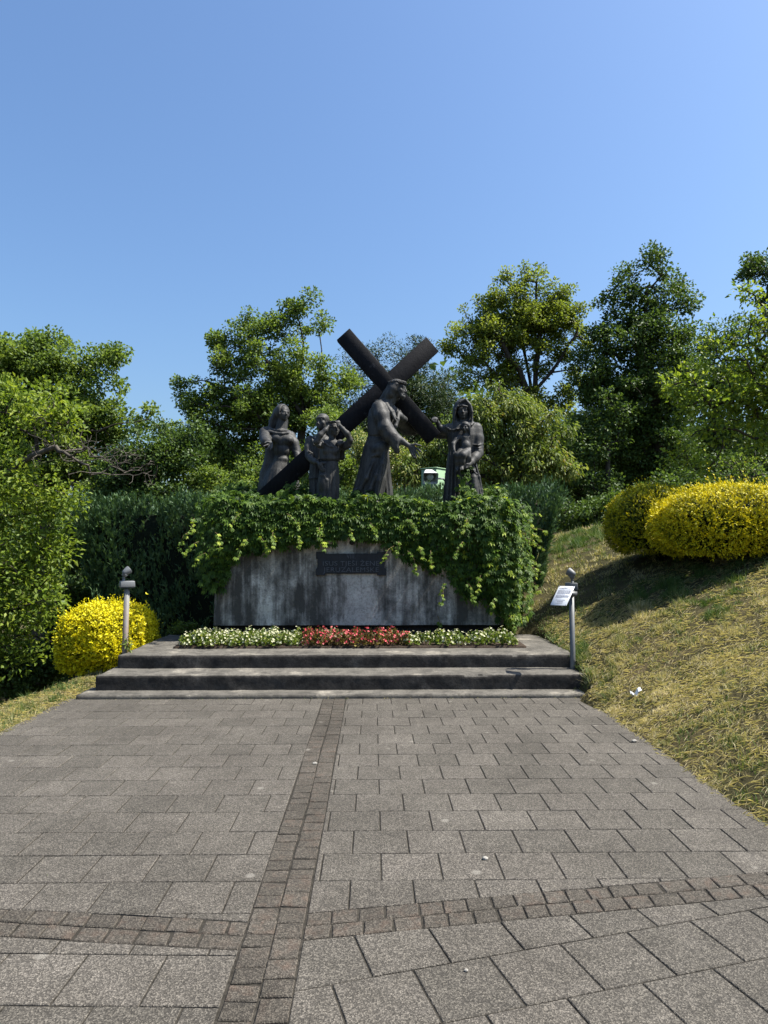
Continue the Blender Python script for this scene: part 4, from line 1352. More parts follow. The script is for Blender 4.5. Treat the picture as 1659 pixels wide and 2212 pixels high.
WOODG = 'trees of the wood behind the monument'
g0 = lambda px, Y, dz=0.0: np.array((at(px, 1187, Y)[0], Y, float(terrain(at(px, 1187, Y)[0], Y)) + dz - 0.1))


def trunk_line(px0, Y, pts):
    out = [g0(px0, Y)]
    for p in pts: out.append(at(p[0], p[1], Y + (p[2] if len(p) > 2 else 0)))
    return out


# far-left oak
tree('oak_tree', 'broad oak on the far left with a side bough reaching towards the gap of sky', 'tree',
     [(20, 785, 120, 75), (110, 800, 90, 62), (215, 800, 52, 55), (180, 885, 105, 75), (50, 890, 150, 90), (-70, 850, 120, 120), (262, 935, 55, 50), (330, 888, 42, 30), (372, 935, 22, 22), (130, 1010, 150, 90), (230, 1030, 70, 60), (-40, 1020, 120, 110), (70, 730, 60, 22), (250, 770, 22, 25)], 24,
     trunk_line(90, 24, [(100, 1050), (120, 960), (110, 880)]), 0.30, L_OAK, limbs=[[(120, 960), (180, 930, -.6), (250, 916, -1), (320, 906, -1.2), (368, 930, -1.2)], [(110, 880), (60, 800), (30, 760)], [(110, 880), (170, 800), (210, 770)]], spacing=0.80, crad=0.52, per=100, L=0.20, W=0.13, group=WOODG, nmul=8.5)
# centre-left oak
tree('oak_tree', 'tall leafy oak behind the veiled woman, left of the cross', 'tree',
     [(640, 685, 45, 55), (600, 720, 50, 45), (545, 700, 40, 36), (520, 745, 50, 40), (690, 715, 34, 45), (490, 800, 55, 45), (600, 800, 90, 65), (425, 850, 42, 40), (690, 830, 70, 60), (520, 890, 105, 70), (630, 910, 100, 70), (435, 940, 65, 70), (735, 890, 45, 50), (540, 1000, 120, 60), (660, 1010, 95, 50), (445, 1010, 70, 50), (470, 735, 18, 20), (750, 830, 28, 28), (390, 830, 18, 16)], 23,
     trunk_line(640, 23, [(645, 1000), (655, 900), (648, 800)]), 0.24, L_OAK, limbs=[[(648, 800), (655, 740), (645, 690)], [(655, 900), (600, 830, -.4), (550, 750, -.5)], [(655, 900), (690, 800, .3), (690, 720, .3)], [(645, 1000), (560, 900, -.5), (470, 820, -.6)]], spacing=0.76, crad=0.42, per=88, L=0.16, W=0.105, group=WOODG)
# dark trees in the middle
tree('pine_tree', 'dark thin-leaved tree directly behind the cross arms', 'tree',
     [(765, 800, 42, 45), (800, 760, 30, 22), (870, 765, 55, 35), (905, 745, 28, 18), (920, 800, 45, 50), (830, 830, 60, 50), (900, 870, 85, 70), (955, 850, 45, 55), (780, 900, 60, 60), (850, 960, 90, 70), (960, 930, 50, 60)], 29,
     trunk_line(880, 29, [(885, 1000), (890, 880), (885, 790)]), 0.22, L_PINE, spacing=0.95, crad=0.60, per=95, L=0.22, W=0.055, group=WOODG, spread=1.0)
# light oak right of the cross
tree('oak_tree', 'yellow-green open-crowned oak with dark forked limbs, right of the cross', 'tree',
     [(1150, 598, 40, 34), (1120, 630, 45, 30), (1195, 640, 45, 30), (1050, 652, 48, 30), (1012, 700, 40, 45), (1075, 705, 65, 45), (1150, 690, 65, 45), (1225, 700, 50, 45), (1256, 740, 28, 45), (1180, 745, 70, 35), (1020, 765, 45, 38), (1085, 775, 50, 32), (1240, 800, 30, 22), (1000, 820, 34, 34), (1060, 830, 45, 26), (1120, 850, 60, 22), (1165, 800, 28, 14), (1205, 865, 40, 26), (975, 750, 18, 20), (1095, 600, 26, 22), (1130, 745, 50, 26), (1120, 690, 85, 60), (1190, 680, 60, 55), (1050, 740, 60, 45), (1215, 770, 40, 30), (1105, 815, 55, 38), (1065, 800, 45, 36), (1235, 835, 36, 34), (1190, 880, 50, 26)], 24,
     trunk_line(1150, 24, [(1148, 930), (1151, 865)]), 0.20, L_OAKL, limbs=[[(1151, 865), (1158, 790), (1166, 710), (1158, 630)], [(1151, 865), (1122, 800, -.3), (1085, 740, -.5), (1045, 680, -.6)], [(1151, 865), (1190, 805, -.2), (1228, 745, -.4), (1250, 700, -.4)], [(1151, 865), (1137, 780, .4), (1122, 690, .6)]], spacing=0.74, crad=0.40, per=84, L=0.15, W=0.10, group=WOODG, bias=0.05, r_tip=0.014)
# tall dark oak on the right
tree('oak_tree', 'tallest dark oak on the right, standing behind the golden bushes', 'tree',
     [(1398, 562, 38, 28), (1350, 605, 40, 26), (1425, 600, 36, 28), (1470, 612, 30, 28), (1320, 650, 34, 34), (1400, 655, 70, 45), (1478, 660, 20, 20), (1300, 725, 55, 55), (1400, 745, 90, 65), (1470, 735, 30, 45), (1285, 815, 50, 60), (1380, 850, 110, 80), (1460, 830, 45, 90), (1330, 935, 95, 60), (1430, 950, 80, 55), (1262, 870, 28, 45), (1350, 1010, 80, 40), (1450, 1010, 70, 35)], 22,
     trunk_line(1425, 22, [(1422, 1060), (1425, 960), (1412, 840), (1392, 720), (1398, 620)]), 0.30, L_OAKD, spacing=0.74, crad=0.46, per=98, L=0.165, W=0.11, group=WOODG)
tree('oak_tree', 'dark oak whose round top shows between the tallest oak and the near right tree', 'tree',
     [(1545, 745, 50, 40), (1505, 790, 50, 55), (1590, 720, 40, 35), (1530, 860, 70, 60), (1600, 820, 60, 70), (1560, 940, 90, 50)], 27,
     trunk_line(1545, 27, [(1540, 950), (1545, 820)]), 0.25, L_OAKD, spacing=0.9, crad=0.55, per=90, L=0.18, W=0.12, group=WOODG)
tree('oak_tree', 'oak at the top right corner of the wood, mostly hidden by the near tree', 'tree',
     [(1640, 575, 42, 32), (1605, 592, 22, 14), (1690, 590, 40, 50), (1665, 640, 40, 30), (1710, 700, 70, 70)], 24,
     trunk_line(1690, 24, [(1690, 950), (1685, 760), (1660, 620)]), 0.25, L_OAKD, spacing=0.7, crad=0.42, per=95, L=0.16, W=0.11, group=WOODG)
# hazels behind the hedge on the left
tree('hazel_shrub', 'tall dark green hazel showing above the left end of the hedge', 'shrub',
     [(330, 985, 65, 65), (285, 1020, 70, 55), (380, 1010, 70, 60), (310, 1090, 110, 50), (400, 930, 40, 45), (250, 1060, 60, 70), (205, 1130, 60, 80), (190, 1230, 60, 80)], 16.5,
     trunk_line(320, 16.5, [(320, 1100), (325, 1000)]), 0.10, L_OAKD, spacing=0.55, crad=0.36, per=90, L=0.13, W=0.085)
tree('hazel_shrub', 'lighter green shrub in front of the centre-left oak, behind the veiled woman', 'shrub',
     [(470, 1050, 80, 40), (560, 1040, 70, 45), (640, 1050, 70, 50), (720, 960, 45, 70), (750, 1030, 50, 50)], 16.5,
     trunk_line(600, 16.5, [(600, 1090), (620, 1040)]), 0.10, L_OAK, spacing=0.52, crad=0.34, per=90, L=0.12, W=0.075)
tree('flowering_shrub', 'shrub with cream blossom showing between the girl and the robed man', 'shrub',
     [(785, 985, 32, 60), (840, 1000, 30, 60), (770, 940, 20, 30), (860, 985, 26, 40)], 15.5,
     trunk_line(810, 15.5, [(810, 1080), (810, 1020)]), 0.06, L_CREAM, spacing=0.34, crad=0.24, per=70, L=0.085, W=0.06)
# drooping-leaved cherry right of the hooded woman
tree('cherry_tree', 'bushy tree with drooping yellow-green leaves behind the hooded woman', 'tree',
     [(1090, 890, 75, 45), (1060, 850, 32, 22), (1150, 915, 65, 50), (1040, 940, 60, 55), (1175, 985, 55, 50), (1100, 1000, 95, 55), (985, 965, 50, 65), (925, 990, 50, 50), (1205, 1010, 30, 30), (1000, 895, 35, 32), (890, 1020, 50, 40), (1225, 940, 14, 14), (1238, 1015, 14, 12), (1120, 860, 20, 16)], 15,
     trunk_line(1090, 15, [(1090, 1060), (1092, 980), (1090, 920)]), 0.11, L_CHERRY, spacing=0.42, crad=0.27, per=50, L=0.15, W=0.05, hang=0.75, droop=0.30, flat=1.0, spread=.45)
# near tree on the right
tree('fruit_tree', 'near tree on the right edge with large fresh green leaves', 'tree',
     [(1600, 705, 50, 45), (1640, 655, 32, 42), (1625, 632, 12, 24), (1545, 755, 45, 36), (1620, 790, 80, 60), (1492, 830, 55, 40), (1450, 838, 22, 12), (1570, 860, 85, 55), (1650, 880, 60, 70), (1470, 880, 42, 22), (1540, 935, 62, 34), (1475, 985, 30, 16), (1625, 955, 62, 34), (1690, 760, 60, 100), (1740, 850, 80, 120), (1800, 760, 90, 110), (1880, 860, 80, 110), (1520, 1010, 26, 14)], 10.5,
     [np.array((6.9, 10.9, 2.1)), np.array((6.8, 10.8, 2.9)), at(1700, 900, 10.6), at(1660, 780, 10.5)], 0.12, L_BRIGHT, spacing=0.36, crad=0.23, per=30, L=0.125, W=0.062, flat=0.9, bias=0.25, r_tip=0.008, nmul=9.0, fine=.85)
# near tree on the left edge
lt = tree('ash_tree', 'bright green tree on the left edge with a dead grey branch across it', 'tree',
     [(30, 905, 80, 60), (95, 885, 50, 42), (142, 910, 26, 28), (10, 1090, 105, 78), (95, 1110, 58, 56), (135, 1080, 24, 22), (45, 1215, 98, 78), (108, 1220, 40, 46), (40, 1320, 95, 70), (105, 1310, 45, 50), (-60, 1250, 90, 150), (-60, 960, 80, 90), (30, 1000, 60, 30), (-30, 1400, 80, 50), (60, 1395, 50, 30)], 10.8,
     [np.array((-7.6, 11.3, -3.2)), np.array((-7.4, 11.2, 0.0)), at(-60, 1080, 11.1), at(10, 1020, 11.0), at(80, 975, 10.9)], 0.16, L_BRIGHT, spacing=0.46, crad=0.32, per=56, L=0.14, W=0.066, flat=0.9, r_tip=0.01, nmul=7.5, fine=.85)
# dead twigs on that tree
tips = []
for i in range(230):
    u = rng.random() ** .8
    tips.append(at(50 + 290 * u, 958 + 62 * u * u + rng.normal() * (30 - 12 * u), 10.5 + rng.normal() * .4))
V, F = branches([at(-40, 1065, 10.9), at(20, 1018, 10.7), at(70, 985, 10.6), at(120, 965, 10.5)], 0.045, np.array(tips), 0.0032, expo=2.5, bias=.05)
part('dead_branch', mesh_np('dead_branch', V, F, True), M_TWIG, lt, 'leafless grey dead branch')
# shaded shrubs below, at the left
for lab, bl, yy in (('dark shrub in deep shade at the bottom left, under the bright ash', [(20, 1450, 60, 60), (90, 1440, 60, 50), (-60, 1430, 80, 80)], 12.5),
                    ('dark shrub in deep shade between the ash and the golden bush', [(160, 1310, 50, 80), (190, 1400, 40, 70), (130, 1420, 60, 60), (230, 1270, 40, 70)], 13.0)):
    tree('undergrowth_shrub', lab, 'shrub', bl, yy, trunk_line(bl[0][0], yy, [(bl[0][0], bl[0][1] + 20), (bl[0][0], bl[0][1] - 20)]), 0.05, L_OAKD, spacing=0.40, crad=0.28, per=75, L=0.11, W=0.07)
# dim wood on the right: trunks in the dark
for k, (px, yy, bl, lab) in enumerate((
    (1312, 21, [(1280, 960, 50, 60), (1320, 900, 50, 60), (1250, 1000, 40, 50), (1300, 1040, 60, 35)], 'slim-trunked dark tree left of the golden bushes, in the shade of the tall oak'),
    (1250, 26, [(1230, 950, 45, 60), (1260, 900, 40, 50), (1220, 1020, 60, 60), (1260, 1060, 60, 45)], 'dark tree deep in the wood just right of the hedge end'),
    (1372, 25, [(1370, 960, 70, 60), (1400, 1030, 70, 40), (1340, 1060, 60, 30)], 'dark tree deep in the wood above the golden bushes'),
    (1560, 23, [(1500, 1000, 80, 50), (1600, 1010, 90, 60), (1680, 980, 80, 80)], 'dark tree deep in the wood under the near right tree'))):
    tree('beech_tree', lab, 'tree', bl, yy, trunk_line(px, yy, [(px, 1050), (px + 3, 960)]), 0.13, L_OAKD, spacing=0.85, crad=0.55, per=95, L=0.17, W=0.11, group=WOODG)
for lab, bl, yy in (('dark low undergrowth at the wood edge, between the hedge end and the golden bushes', [(1235, 1120, 50, 40), (1290, 1110, 50, 40), (1340, 1100, 40, 40)], 19.5),
                    ('dark low undergrowth behind the golden bushes on the slope', [(1420, 1075, 60, 40), (1500, 1060, 60, 40), (1600, 1060, 70, 40)], 19.0)):
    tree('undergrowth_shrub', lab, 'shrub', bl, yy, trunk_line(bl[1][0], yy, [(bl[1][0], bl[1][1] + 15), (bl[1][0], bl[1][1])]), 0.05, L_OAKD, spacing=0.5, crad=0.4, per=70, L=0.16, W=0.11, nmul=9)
# leafless grey shrub at the right edge
tw = thing('twiggy_shrub', 'grey twiggy half-bare shrub above the right golden bush', 'shrub', tuple(g0(1610, 12.6)))
tips = sample_ell(120, at(1605, 1010, 12.6), np.array((.48, .4, .36)), .6)
V, F = branches([g0(1610, 12.6), at(1610, 1080, 12.6), at(1608, 1040, 12.6)], 0.03, tips, 0.004, expo=2.1, bias=.2)
part('branches', mesh_np('branches', V, F, True), M_TWIG, tw)
V, F, T = clump_leaves(tips[:70], np.full(70, .08), 8, .05, .03)
part('foliage', mesh_np('foliage', V, F, False, T), L_OAK, tw)
# far wood that reads as one mass
n = 2500
X = rng.uniform(-30, 34, n); Yv = rng.uniform(32, 46, n)
topz = 5.6 + 5.0 * smooth(0, -10, X) + 1.6 * np.sin(X * 0.5) + 1.2 * np.sin(X * 0.23 + 1) + np.where(X > 8, 1.5, 0)
Zv = terrain(X, Yv, False) + rng.random(n) ** 0.8 * topz
V, F, T = clump_leaves(np.stack((X, Yv, Zv), 1), rng.uniform(.6, 1.2, n), 24, 0.40, 0.28)
tag(link('far_wood', mesh_np('far_wood', V, F, False, T), L_OAKD), 'dark mass of leaves of the wood far behind the monument', 'wood', None, 'stuff')


# ------------------------------------------------------------------ clipped conifer hedge
HX0, HX1, HY0, HY1 = at(160, 1100, 11.75)[0], at(1205, 1100, 11.75)[0], 11.75, 12.9
def hedge_top(X):
    return np.interp(X, [HX0, -2, 1.5, HX1], [2.27, 2.34, 2.43, 2.50])
hedge = thing('hedge', 'long clipped blue-green conifer hedge behind the pedestal, wider at its top', 'hedge', ((HX0 + HX1) / 2, 12.3, 0.2))
def hedge_pt(n):
    """points on the skin of the hedge with outward normals"""
    u = rng.random(n)
    X = rng.uniform(HX0, HX1, n)
    P = np.zeros((n, 3)); Nn = np.zeros((n, 3))
    w_front, w_top, w_end = 0.62, 0.16, 0.11
    Zt = hedge_top(X)
    # front
    f = u < w_front
    z = rng.random(n) * (Zt + 0.6) - 0.5
    shrink = lambda z: np.clip((2.4 - z) / 2.4, 0, 1.2)
    P[f] = np.stack((X, HY0 + 0.22 * shrink(z), z), 1)[f]; Nn[f] = (0, -1, 0.12)
    t = (u >= w_front) & (u < w_front + w_top)
    P[t] = np.stack((X, rng.uniform(HY0, HY1, n), Zt), 1)[t]; Nn[t] = (0, -.1, 1)
    l = (u >= w_front + w_top) & (u < w_front + w_top + w_end)
    P[l] = np.stack((HX0 + 0.50 * shrink(z), rng.uniform(HY0, HY1, n), np.minimum(z, hedge_top(HX0))), 1)[l]; Nn[l] = (-1, 0, 0.1)
    r = u >= w_front + w_top + w_end
    P[r] = np.stack((HX1 - 0.42 * shrink(z) , rng.uniform(HY0, HY1, n), np.minimum(z, hedge_top(HX1))), 1)[r]; Nn[r] = (1, 0, 0.1)
    # limit the front to the tapered ends
    e0 = HX0 + 0.50 * shrink(P[:, 2]); e1 = HX1 - 0.42 * shrink(P[:, 2])
    P[:, 0] = np.where(f, np.clip(P[:, 0], e0, e1), P[:, 0])
    # round the top edges
    return P, unit(Nn)
n = 13500
P, Nn = hedge_pt(n)
lump = 0.08 * np.sin(P[:, 0] * 3.1 + P[:, 2] * 2) + 0.06 * np.sin(P[:, 0] * 7.3 - P[:, 2] * 4.1 + P[:, 1] * 5)
P = P + Nn * (lump + rng.normal(size=n) * 0.04)[:, None]
endr = np.exp(-((P[:, 0] - HX1) / 0.35) ** 2)
per = 9
Pp = np.repeat(P, per, 0); Np = np.repeat(Nn, per, 0)
plume = unit(np.array((0, 0, 1.0)) + Nn * 0.45 + rng.normal(size=(n, 3)) * 0.22)
plen = rng.uniform(0.10, 0.24, n)
s = rng.random(n * per)
Pl = np.repeat(plume, per, 0); Ll = np.repeat(plen, per)
base = Pp - Np * 0.05 + Pl * (s * Ll)[:, None] * 0.9
ax = unit(Pl + rng.normal(size=base.shape) * 0.33)
V, F = leaf_cards(base, ax, Np + rng.normal(size=base.shape) * .3, rng.uniform(0.05, 0.11, len(base)), rng.uniform(0.014, 0.028, len(base)), 0.1)
T = np.clip(0.5 * np.repeat(rng.random(n), per) + 0.25 * s + 0.25 * rng.random(n * per), 0, 1)
part('foliage', mesh_np('foliage', V, F, False, np.repeat(T, 4)), L_HEDGE, hedge)
# hull well below the skin closes the gaps; near-black stands for inner shade
M_CORE = simple_mat('inner_shade', (0.010, 0.014, 0.009), 0.95, 0.05, var=0.5, scale=30)
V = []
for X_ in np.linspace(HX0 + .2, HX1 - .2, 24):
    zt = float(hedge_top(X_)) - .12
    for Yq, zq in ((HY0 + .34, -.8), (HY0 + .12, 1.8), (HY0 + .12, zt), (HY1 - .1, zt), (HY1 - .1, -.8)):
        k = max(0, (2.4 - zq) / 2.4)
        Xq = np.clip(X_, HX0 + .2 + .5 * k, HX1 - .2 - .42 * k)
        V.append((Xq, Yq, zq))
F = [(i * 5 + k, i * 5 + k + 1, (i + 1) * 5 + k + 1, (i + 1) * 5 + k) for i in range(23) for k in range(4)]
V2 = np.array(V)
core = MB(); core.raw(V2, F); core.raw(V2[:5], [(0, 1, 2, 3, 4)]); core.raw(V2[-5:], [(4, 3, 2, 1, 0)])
part('shade_core', core.mesh('shade_core'), M_CORE, hedge)


# ------------------------------------------------------------------ golden bushes
def golden(name, label, c, r, zlo, mat, n, per, L, W, upright, group, squash=2.6, sprig=.05, green=0.0):
    """dome bush: sprigs over a superellipsoid; young tips are golden, older inner leaves green"""
    c = np.array(c); r = np.array(r)
    root = thing(name, label, 'bush', (c[0], c[1], zlo), group)
    d = rdir(int(n * 1.4))
    d = d[d[:, 2] > -0.75][:n]
    q = (np.abs(d) ** squash).sum(1) ** (-1 / squash)
    S_ = d * q[:, None]
    wob = 1 + .035 * np.sin(5 * d[:, 0] + 3 * d[:, 2]) + .03 * np.sin(9 * d[:, 1] - 7 * d[:, 2] + 2) + .02 * np.sin(17 * d[:, 0] + 13 * d[:, 1])
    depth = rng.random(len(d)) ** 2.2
    P = c + S_ * r * (wob * (1 - 0.20 * depth))[:, None]
    nr = unit(S_ / r)
    ax = unit(nr * (1 - upright) + np.array((0, 0, upright)) + rng.normal(size=P.shape) * .22)
    sl = sprig * rng.uniform(.6, 1.5, len(P)) * (1 + 1.7 * np.maximum(0, nr[:, 2]) ** 2 * (rng.random(len(P)) > .9))
    sl = np.where((rng.random(len(P)) < .02) & (nr[:, 2] > .1), sl * 2.6, sl)
    patch = .13 * (np.sin(4.1 * d[:, 0] + 2.7 * d[:, 2] + 1) * np.sin(5.3 * d[:, 1] - 4.4 * d[:, 2]) + .7 * np.sin(11 * d[:, 0] - 9 * d[:, 2]) * np.sin(8 * d[:, 1] + 10 * d[:, 2]))
    k = np.repeat(np.arange(len(P)), per)
    s_ = rng.random(len(k))
    base = P[k] + ax[k] * (s_ * sl[k])[:, None]
    lax = unit(ax[k] * .75 + rdir(len(k)) * .75)
    V, F = leaf_cards(base, lax, nr[k] + rdir(len(k)) * .5, L * rng.uniform(.7, 1.25, len(k)), W * rng.uniform(.8, 1.2, len(k)), .15)
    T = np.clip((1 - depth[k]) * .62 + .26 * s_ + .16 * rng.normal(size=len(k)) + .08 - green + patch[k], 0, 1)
    part('foliage', mesh_np('foliage', V, F, False, np.repeat(T, 4)), mat, root)
    # hull in place of inner branches, near-black for the shade between sprigs
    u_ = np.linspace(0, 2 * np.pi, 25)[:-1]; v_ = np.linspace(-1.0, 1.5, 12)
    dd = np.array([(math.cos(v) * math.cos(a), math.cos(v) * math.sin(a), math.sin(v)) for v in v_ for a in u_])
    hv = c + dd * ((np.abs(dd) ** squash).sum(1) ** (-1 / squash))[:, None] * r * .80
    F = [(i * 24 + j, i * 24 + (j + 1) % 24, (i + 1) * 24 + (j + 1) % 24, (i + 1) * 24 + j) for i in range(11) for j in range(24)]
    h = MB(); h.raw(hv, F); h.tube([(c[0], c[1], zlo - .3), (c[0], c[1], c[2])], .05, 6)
    part('shade_core', h.mesh('shade_core', True), M_CORE, root)
    return root


yl0, yl1 = at(237, 1310, 9.85), at(237, 1452, 9.85)
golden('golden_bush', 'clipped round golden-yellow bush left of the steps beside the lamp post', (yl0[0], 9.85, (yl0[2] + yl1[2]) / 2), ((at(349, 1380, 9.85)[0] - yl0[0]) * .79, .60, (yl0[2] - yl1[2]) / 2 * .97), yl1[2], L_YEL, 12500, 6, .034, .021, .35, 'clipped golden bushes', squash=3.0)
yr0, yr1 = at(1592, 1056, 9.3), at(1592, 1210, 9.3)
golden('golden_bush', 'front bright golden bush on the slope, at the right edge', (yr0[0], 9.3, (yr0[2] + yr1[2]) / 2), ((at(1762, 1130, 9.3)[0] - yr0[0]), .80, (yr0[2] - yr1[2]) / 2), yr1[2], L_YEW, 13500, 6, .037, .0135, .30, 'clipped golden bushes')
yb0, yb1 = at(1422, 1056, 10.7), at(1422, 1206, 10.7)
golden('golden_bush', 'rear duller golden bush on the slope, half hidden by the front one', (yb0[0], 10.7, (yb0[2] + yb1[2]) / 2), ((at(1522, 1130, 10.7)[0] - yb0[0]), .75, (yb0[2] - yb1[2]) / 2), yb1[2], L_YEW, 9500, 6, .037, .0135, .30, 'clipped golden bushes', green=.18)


# ------------------------------------------------------------------ creeper over the pedestal
def palmate(P, out, size, droop, spreadv=0.5):
    """five-fingered creeper leaves: P stalk ends, out = facing direction"""
    n = len(P)
    out = unit(out)
    up = np.array((0, 0, 1.0))
    side = unit(np.cross(out, up) + 1e-4)
    down = unit(-up * droop + out * (1 - droop) + rng.normal(size=P.shape) * .25)
    nrm = unit(out + up * .55 + rng.normal(size=P.shape) * .4)
    side = unit(np.cross(down, nrm)); nrm = unit(np.cross(side, down))
    parts = []
    for k, a in enumerate((-1.25, -.62, 0.0, .62, 1.25)):
        axk = unit(down * math.cos(a) + side * math.sin(a) - nrm * .15)
        sz = size * (1, .95, .9)[abs(k - 2)] * (1.0 if abs(k - 2) < 2 else .78)
        V, F = leaf_cards(P, axk, nrm, sz, sz * .40, .16, .18)
        parts.append((V, F, None))
    return parts


def ivy_bottom(x):
    """lowest edge of the leaves on the front, in picture rows"""
    return np.interp(x, [400, 425, 440, 470, 492, 500, 560, 620, 700, 750, 820, 850, 880, 905, 960, 1000, 1050, 1080, 1110, 1150],
                     [1180, 1225, 1290, 1275, 1245, 1205, 1190, 1178, 1170, 1155, 1168, 1185, 1215, 1220, 1240, 1290, 1300, 1345, 1365, 1320])
ivy = thing('creeper', 'five-leaved green creeper draped over the top and right side of the pedestal', 'creeper', (PW1, 9.8, 0.4))
pts, outs = [], []
n = 8600
px = rng.uniform(425, 1148, n)
bot = ivy_bottom(px) - 5 + rng.normal(size=n) * 9
py = 1084 + (bot - 1084) * rng.random(n) ** 0.92
bulge = 0.05 + 0.15 * np.sin(np.clip((py - 1060) / 150, 0, 1) * math.pi * .9) * np.interp(px, [405, 470, 520, 850, 1000, 1150], [1.0, .9, .8, .75, 1.3, 1.9])
yy = PY0 - bulge * rng.uniform(.35, 1.05, n)
over = (px < 462) | (px > 1086)
yy = np.where(over, PY0 + rng.uniform(-.2, .6, n), yy)
for a, b, y in zip(px, py, yy):
    pts.append(at(a, b, y)); outs.append((0.25 * rng.normal() + (-.7 if a < 470 else (.8 if a > 1080 else 0)), -1, .35))
# thick band along the top edge and over the top
n = 3800
tx = rng.uniform(PW0 - .15, PW1 + .25, n); ty = PY0 + rng.random(n) ** 1.5 * 1.5 - .12
tz = PZ1 - .03 + rng.random(n) * .13 + .05 * np.sin(tx * 5) + np.where(ty < PY0 + .1, -.04, 0) + .12 * np.exp(-((tx + 1.75) / .5) ** 2) * (ty > PY0 + .2) + .10 * np.exp(-((tx + .15) / .3) ** 2)
for p in zip(tx, ty, tz): pts.append(np.array(p)); outs.append((rng.normal() * .3, -.5, .9))
# right end: a rounded curtain from the top to the ground
n = 4200
a = rng.random(n); z = rng.uniform(.42, PZ1 + .05, n)
ry_ = PY0 - .2 + a * 1.7
rx_ = PW1 + (.08 + .34 * np.sin(np.clip((z - .1) / 2.3, 0, 1) * math.pi) ** .7) * rng.uniform(.4, 1.05, n) * np.sin(np.clip(a * 1.6 + .25, 0, math.pi / 2))
for p in zip(rx_, ry_, z): pts.append(np.array(p)); outs.append((1, -.5, .35))
n = 1500
zc = rng.uniform(.5, PZ1 + .02, n)
bl_ = np.sin(np.clip((zc - .1) / 2.3, 0, 1) * math.pi) ** .7
ac = rng.uniform(-.9, .5, n)
for x_, y_, z_, q in zip(PW1 + ac * .34, PY0 - .08 - .22 * bl_ * np.cos(np.clip(ac, 0, 1) * 1.4) * rng.uniform(.5, 1.1, n), zc, ac):
    if z_ > .62 + max(0, -q) * .75: pts.append(np.array((x_, y_, z_))); outs.append((.35 + q * .5, -1, .35))
# mound trailing on the hedge top at the left and vines up the statues
def vine(path, m, sprd):
    path = [np.array(p) for p in path]
    for _ in range(m):
        u = rng.random() * (len(path) - 1); i = int(u)
        p = path[i] * (1 - u + i) + path[min(i + 1, len(path) - 1)] * (u - i)
        pts.append(p + rng.normal(size=3) * sprd); outs.append((rng.normal() * .4, -1, .4))
vine([at(1000, 1075, 10.3), at(1003, 1040, 10.32), at(1008, 1005, 10.36), at(1003, 992, 10.4)], 90, .035)
vine([at(985, 1085, 10.2), at(1020, 1060, 10.25)], 60, .06)
vine([at(600, 1085, 10.25), at(625, 1065, 10.3), at(655, 1050, 10.4)], 170, .06)
vine([at(470, 1068, 11.2), at(520, 1058, 11.3), at(560, 1055, 11.4)], 260, .08)
vine([at(1050, 1062, 11.5), at(1085, 1060, 11.6)], 90, .05)
vine([at(760, 1075, 10.0), at(790, 1078, 10.0), at(820, 1076, 10.0)], 140, .05)
P = np.array(pts); O = np.array(outs) + rng.normal(size=P.shape) * .25
size = rng.uniform(.032, .092, len(P))
parts = palmate(P, O, size, .55)
tint = np.clip(.45 + .22 * rng.normal(size=len(P)) + .10 * (P[:, 0] > 1.75), 0, .93)
# young trailing shoots with small pale leaves
sp_, so_, tendrils = [], [], []
def shoot(p, d, L, m, gr=.9):
    line = [np.array(p)]
    d = unit(np.array(d, float))
    for i in range(6):
        d = unit(d + np.array((0, 0, -.32 * gr)) + rng.normal(size=3) * .12)
        line.append(line[-1] + d * L / 6)
    tm = MB(); tm.tube(line, [.005 - .0006 * i for i in range(7)], 4, False)
    tendrils.append(tm.mesh('tendril'))
    for _ in range(m):
        u = rng.random() ** .8 * 6; i = min(5, int(u))
        q = line[i] * (1 - u + i) + line[i + 1] * (u - i)
        sp_.append(q + rng.normal(size=3) * .012); so_.append((rng.normal() * .5, -.8, .3))
for x_, y_, L_ in ((420, 1120, .32), (408, 1150, .30), (430, 1170, .28), (445, 1195, .25), (465, 1150, .36), (478, 1165, .36), (535, 1165, .32), (560, 1160, .3), (590, 1150, .3), (645, 1160, .2), (690, 1140, .28), (755, 1140, .22), (800, 1130, .2), (850, 1180, .35), (862, 1170, .3), (880, 1190, .4), (905, 1180, .3), (930, 1190, .3), (1000, 1170, .35), (1040, 1240, .35), (1010, 1260, .35), (960, 1260, .4), (1075, 1290, .3), (1100, 1330, .25), (700, 1170, .2), (520, 1110, .3), (620, 1110, .3), (880, 1120, .3), (1010, 1120, .3)):
    shoot(at(x_, y_, PY0 - .30), (rng.normal() * .4 - (.9 if x_ < 450 else 0), -.7, -.1), L_, 16)
for i in range(26):
    z_ = rng.uniform(.9, 2.15)
    shoot((PW1 + .36, PY0 + rng.uniform(-.1, .6), z_), (1, -.4, .1), rng.uniform(.14, .30), 9, .5)
shoot(at(945, 1330, PY0 - .03), (.5, -.1, -1), .28, 5)
SP, SO = np.array(sp_), np.array(so_)
parts2 = palmate(SP, SO, rng.uniform(.025, .055, len(SP)), .5)
t2 = np.clip(.80 + .1 * rng.normal(size=len(SP)), .7, 1)
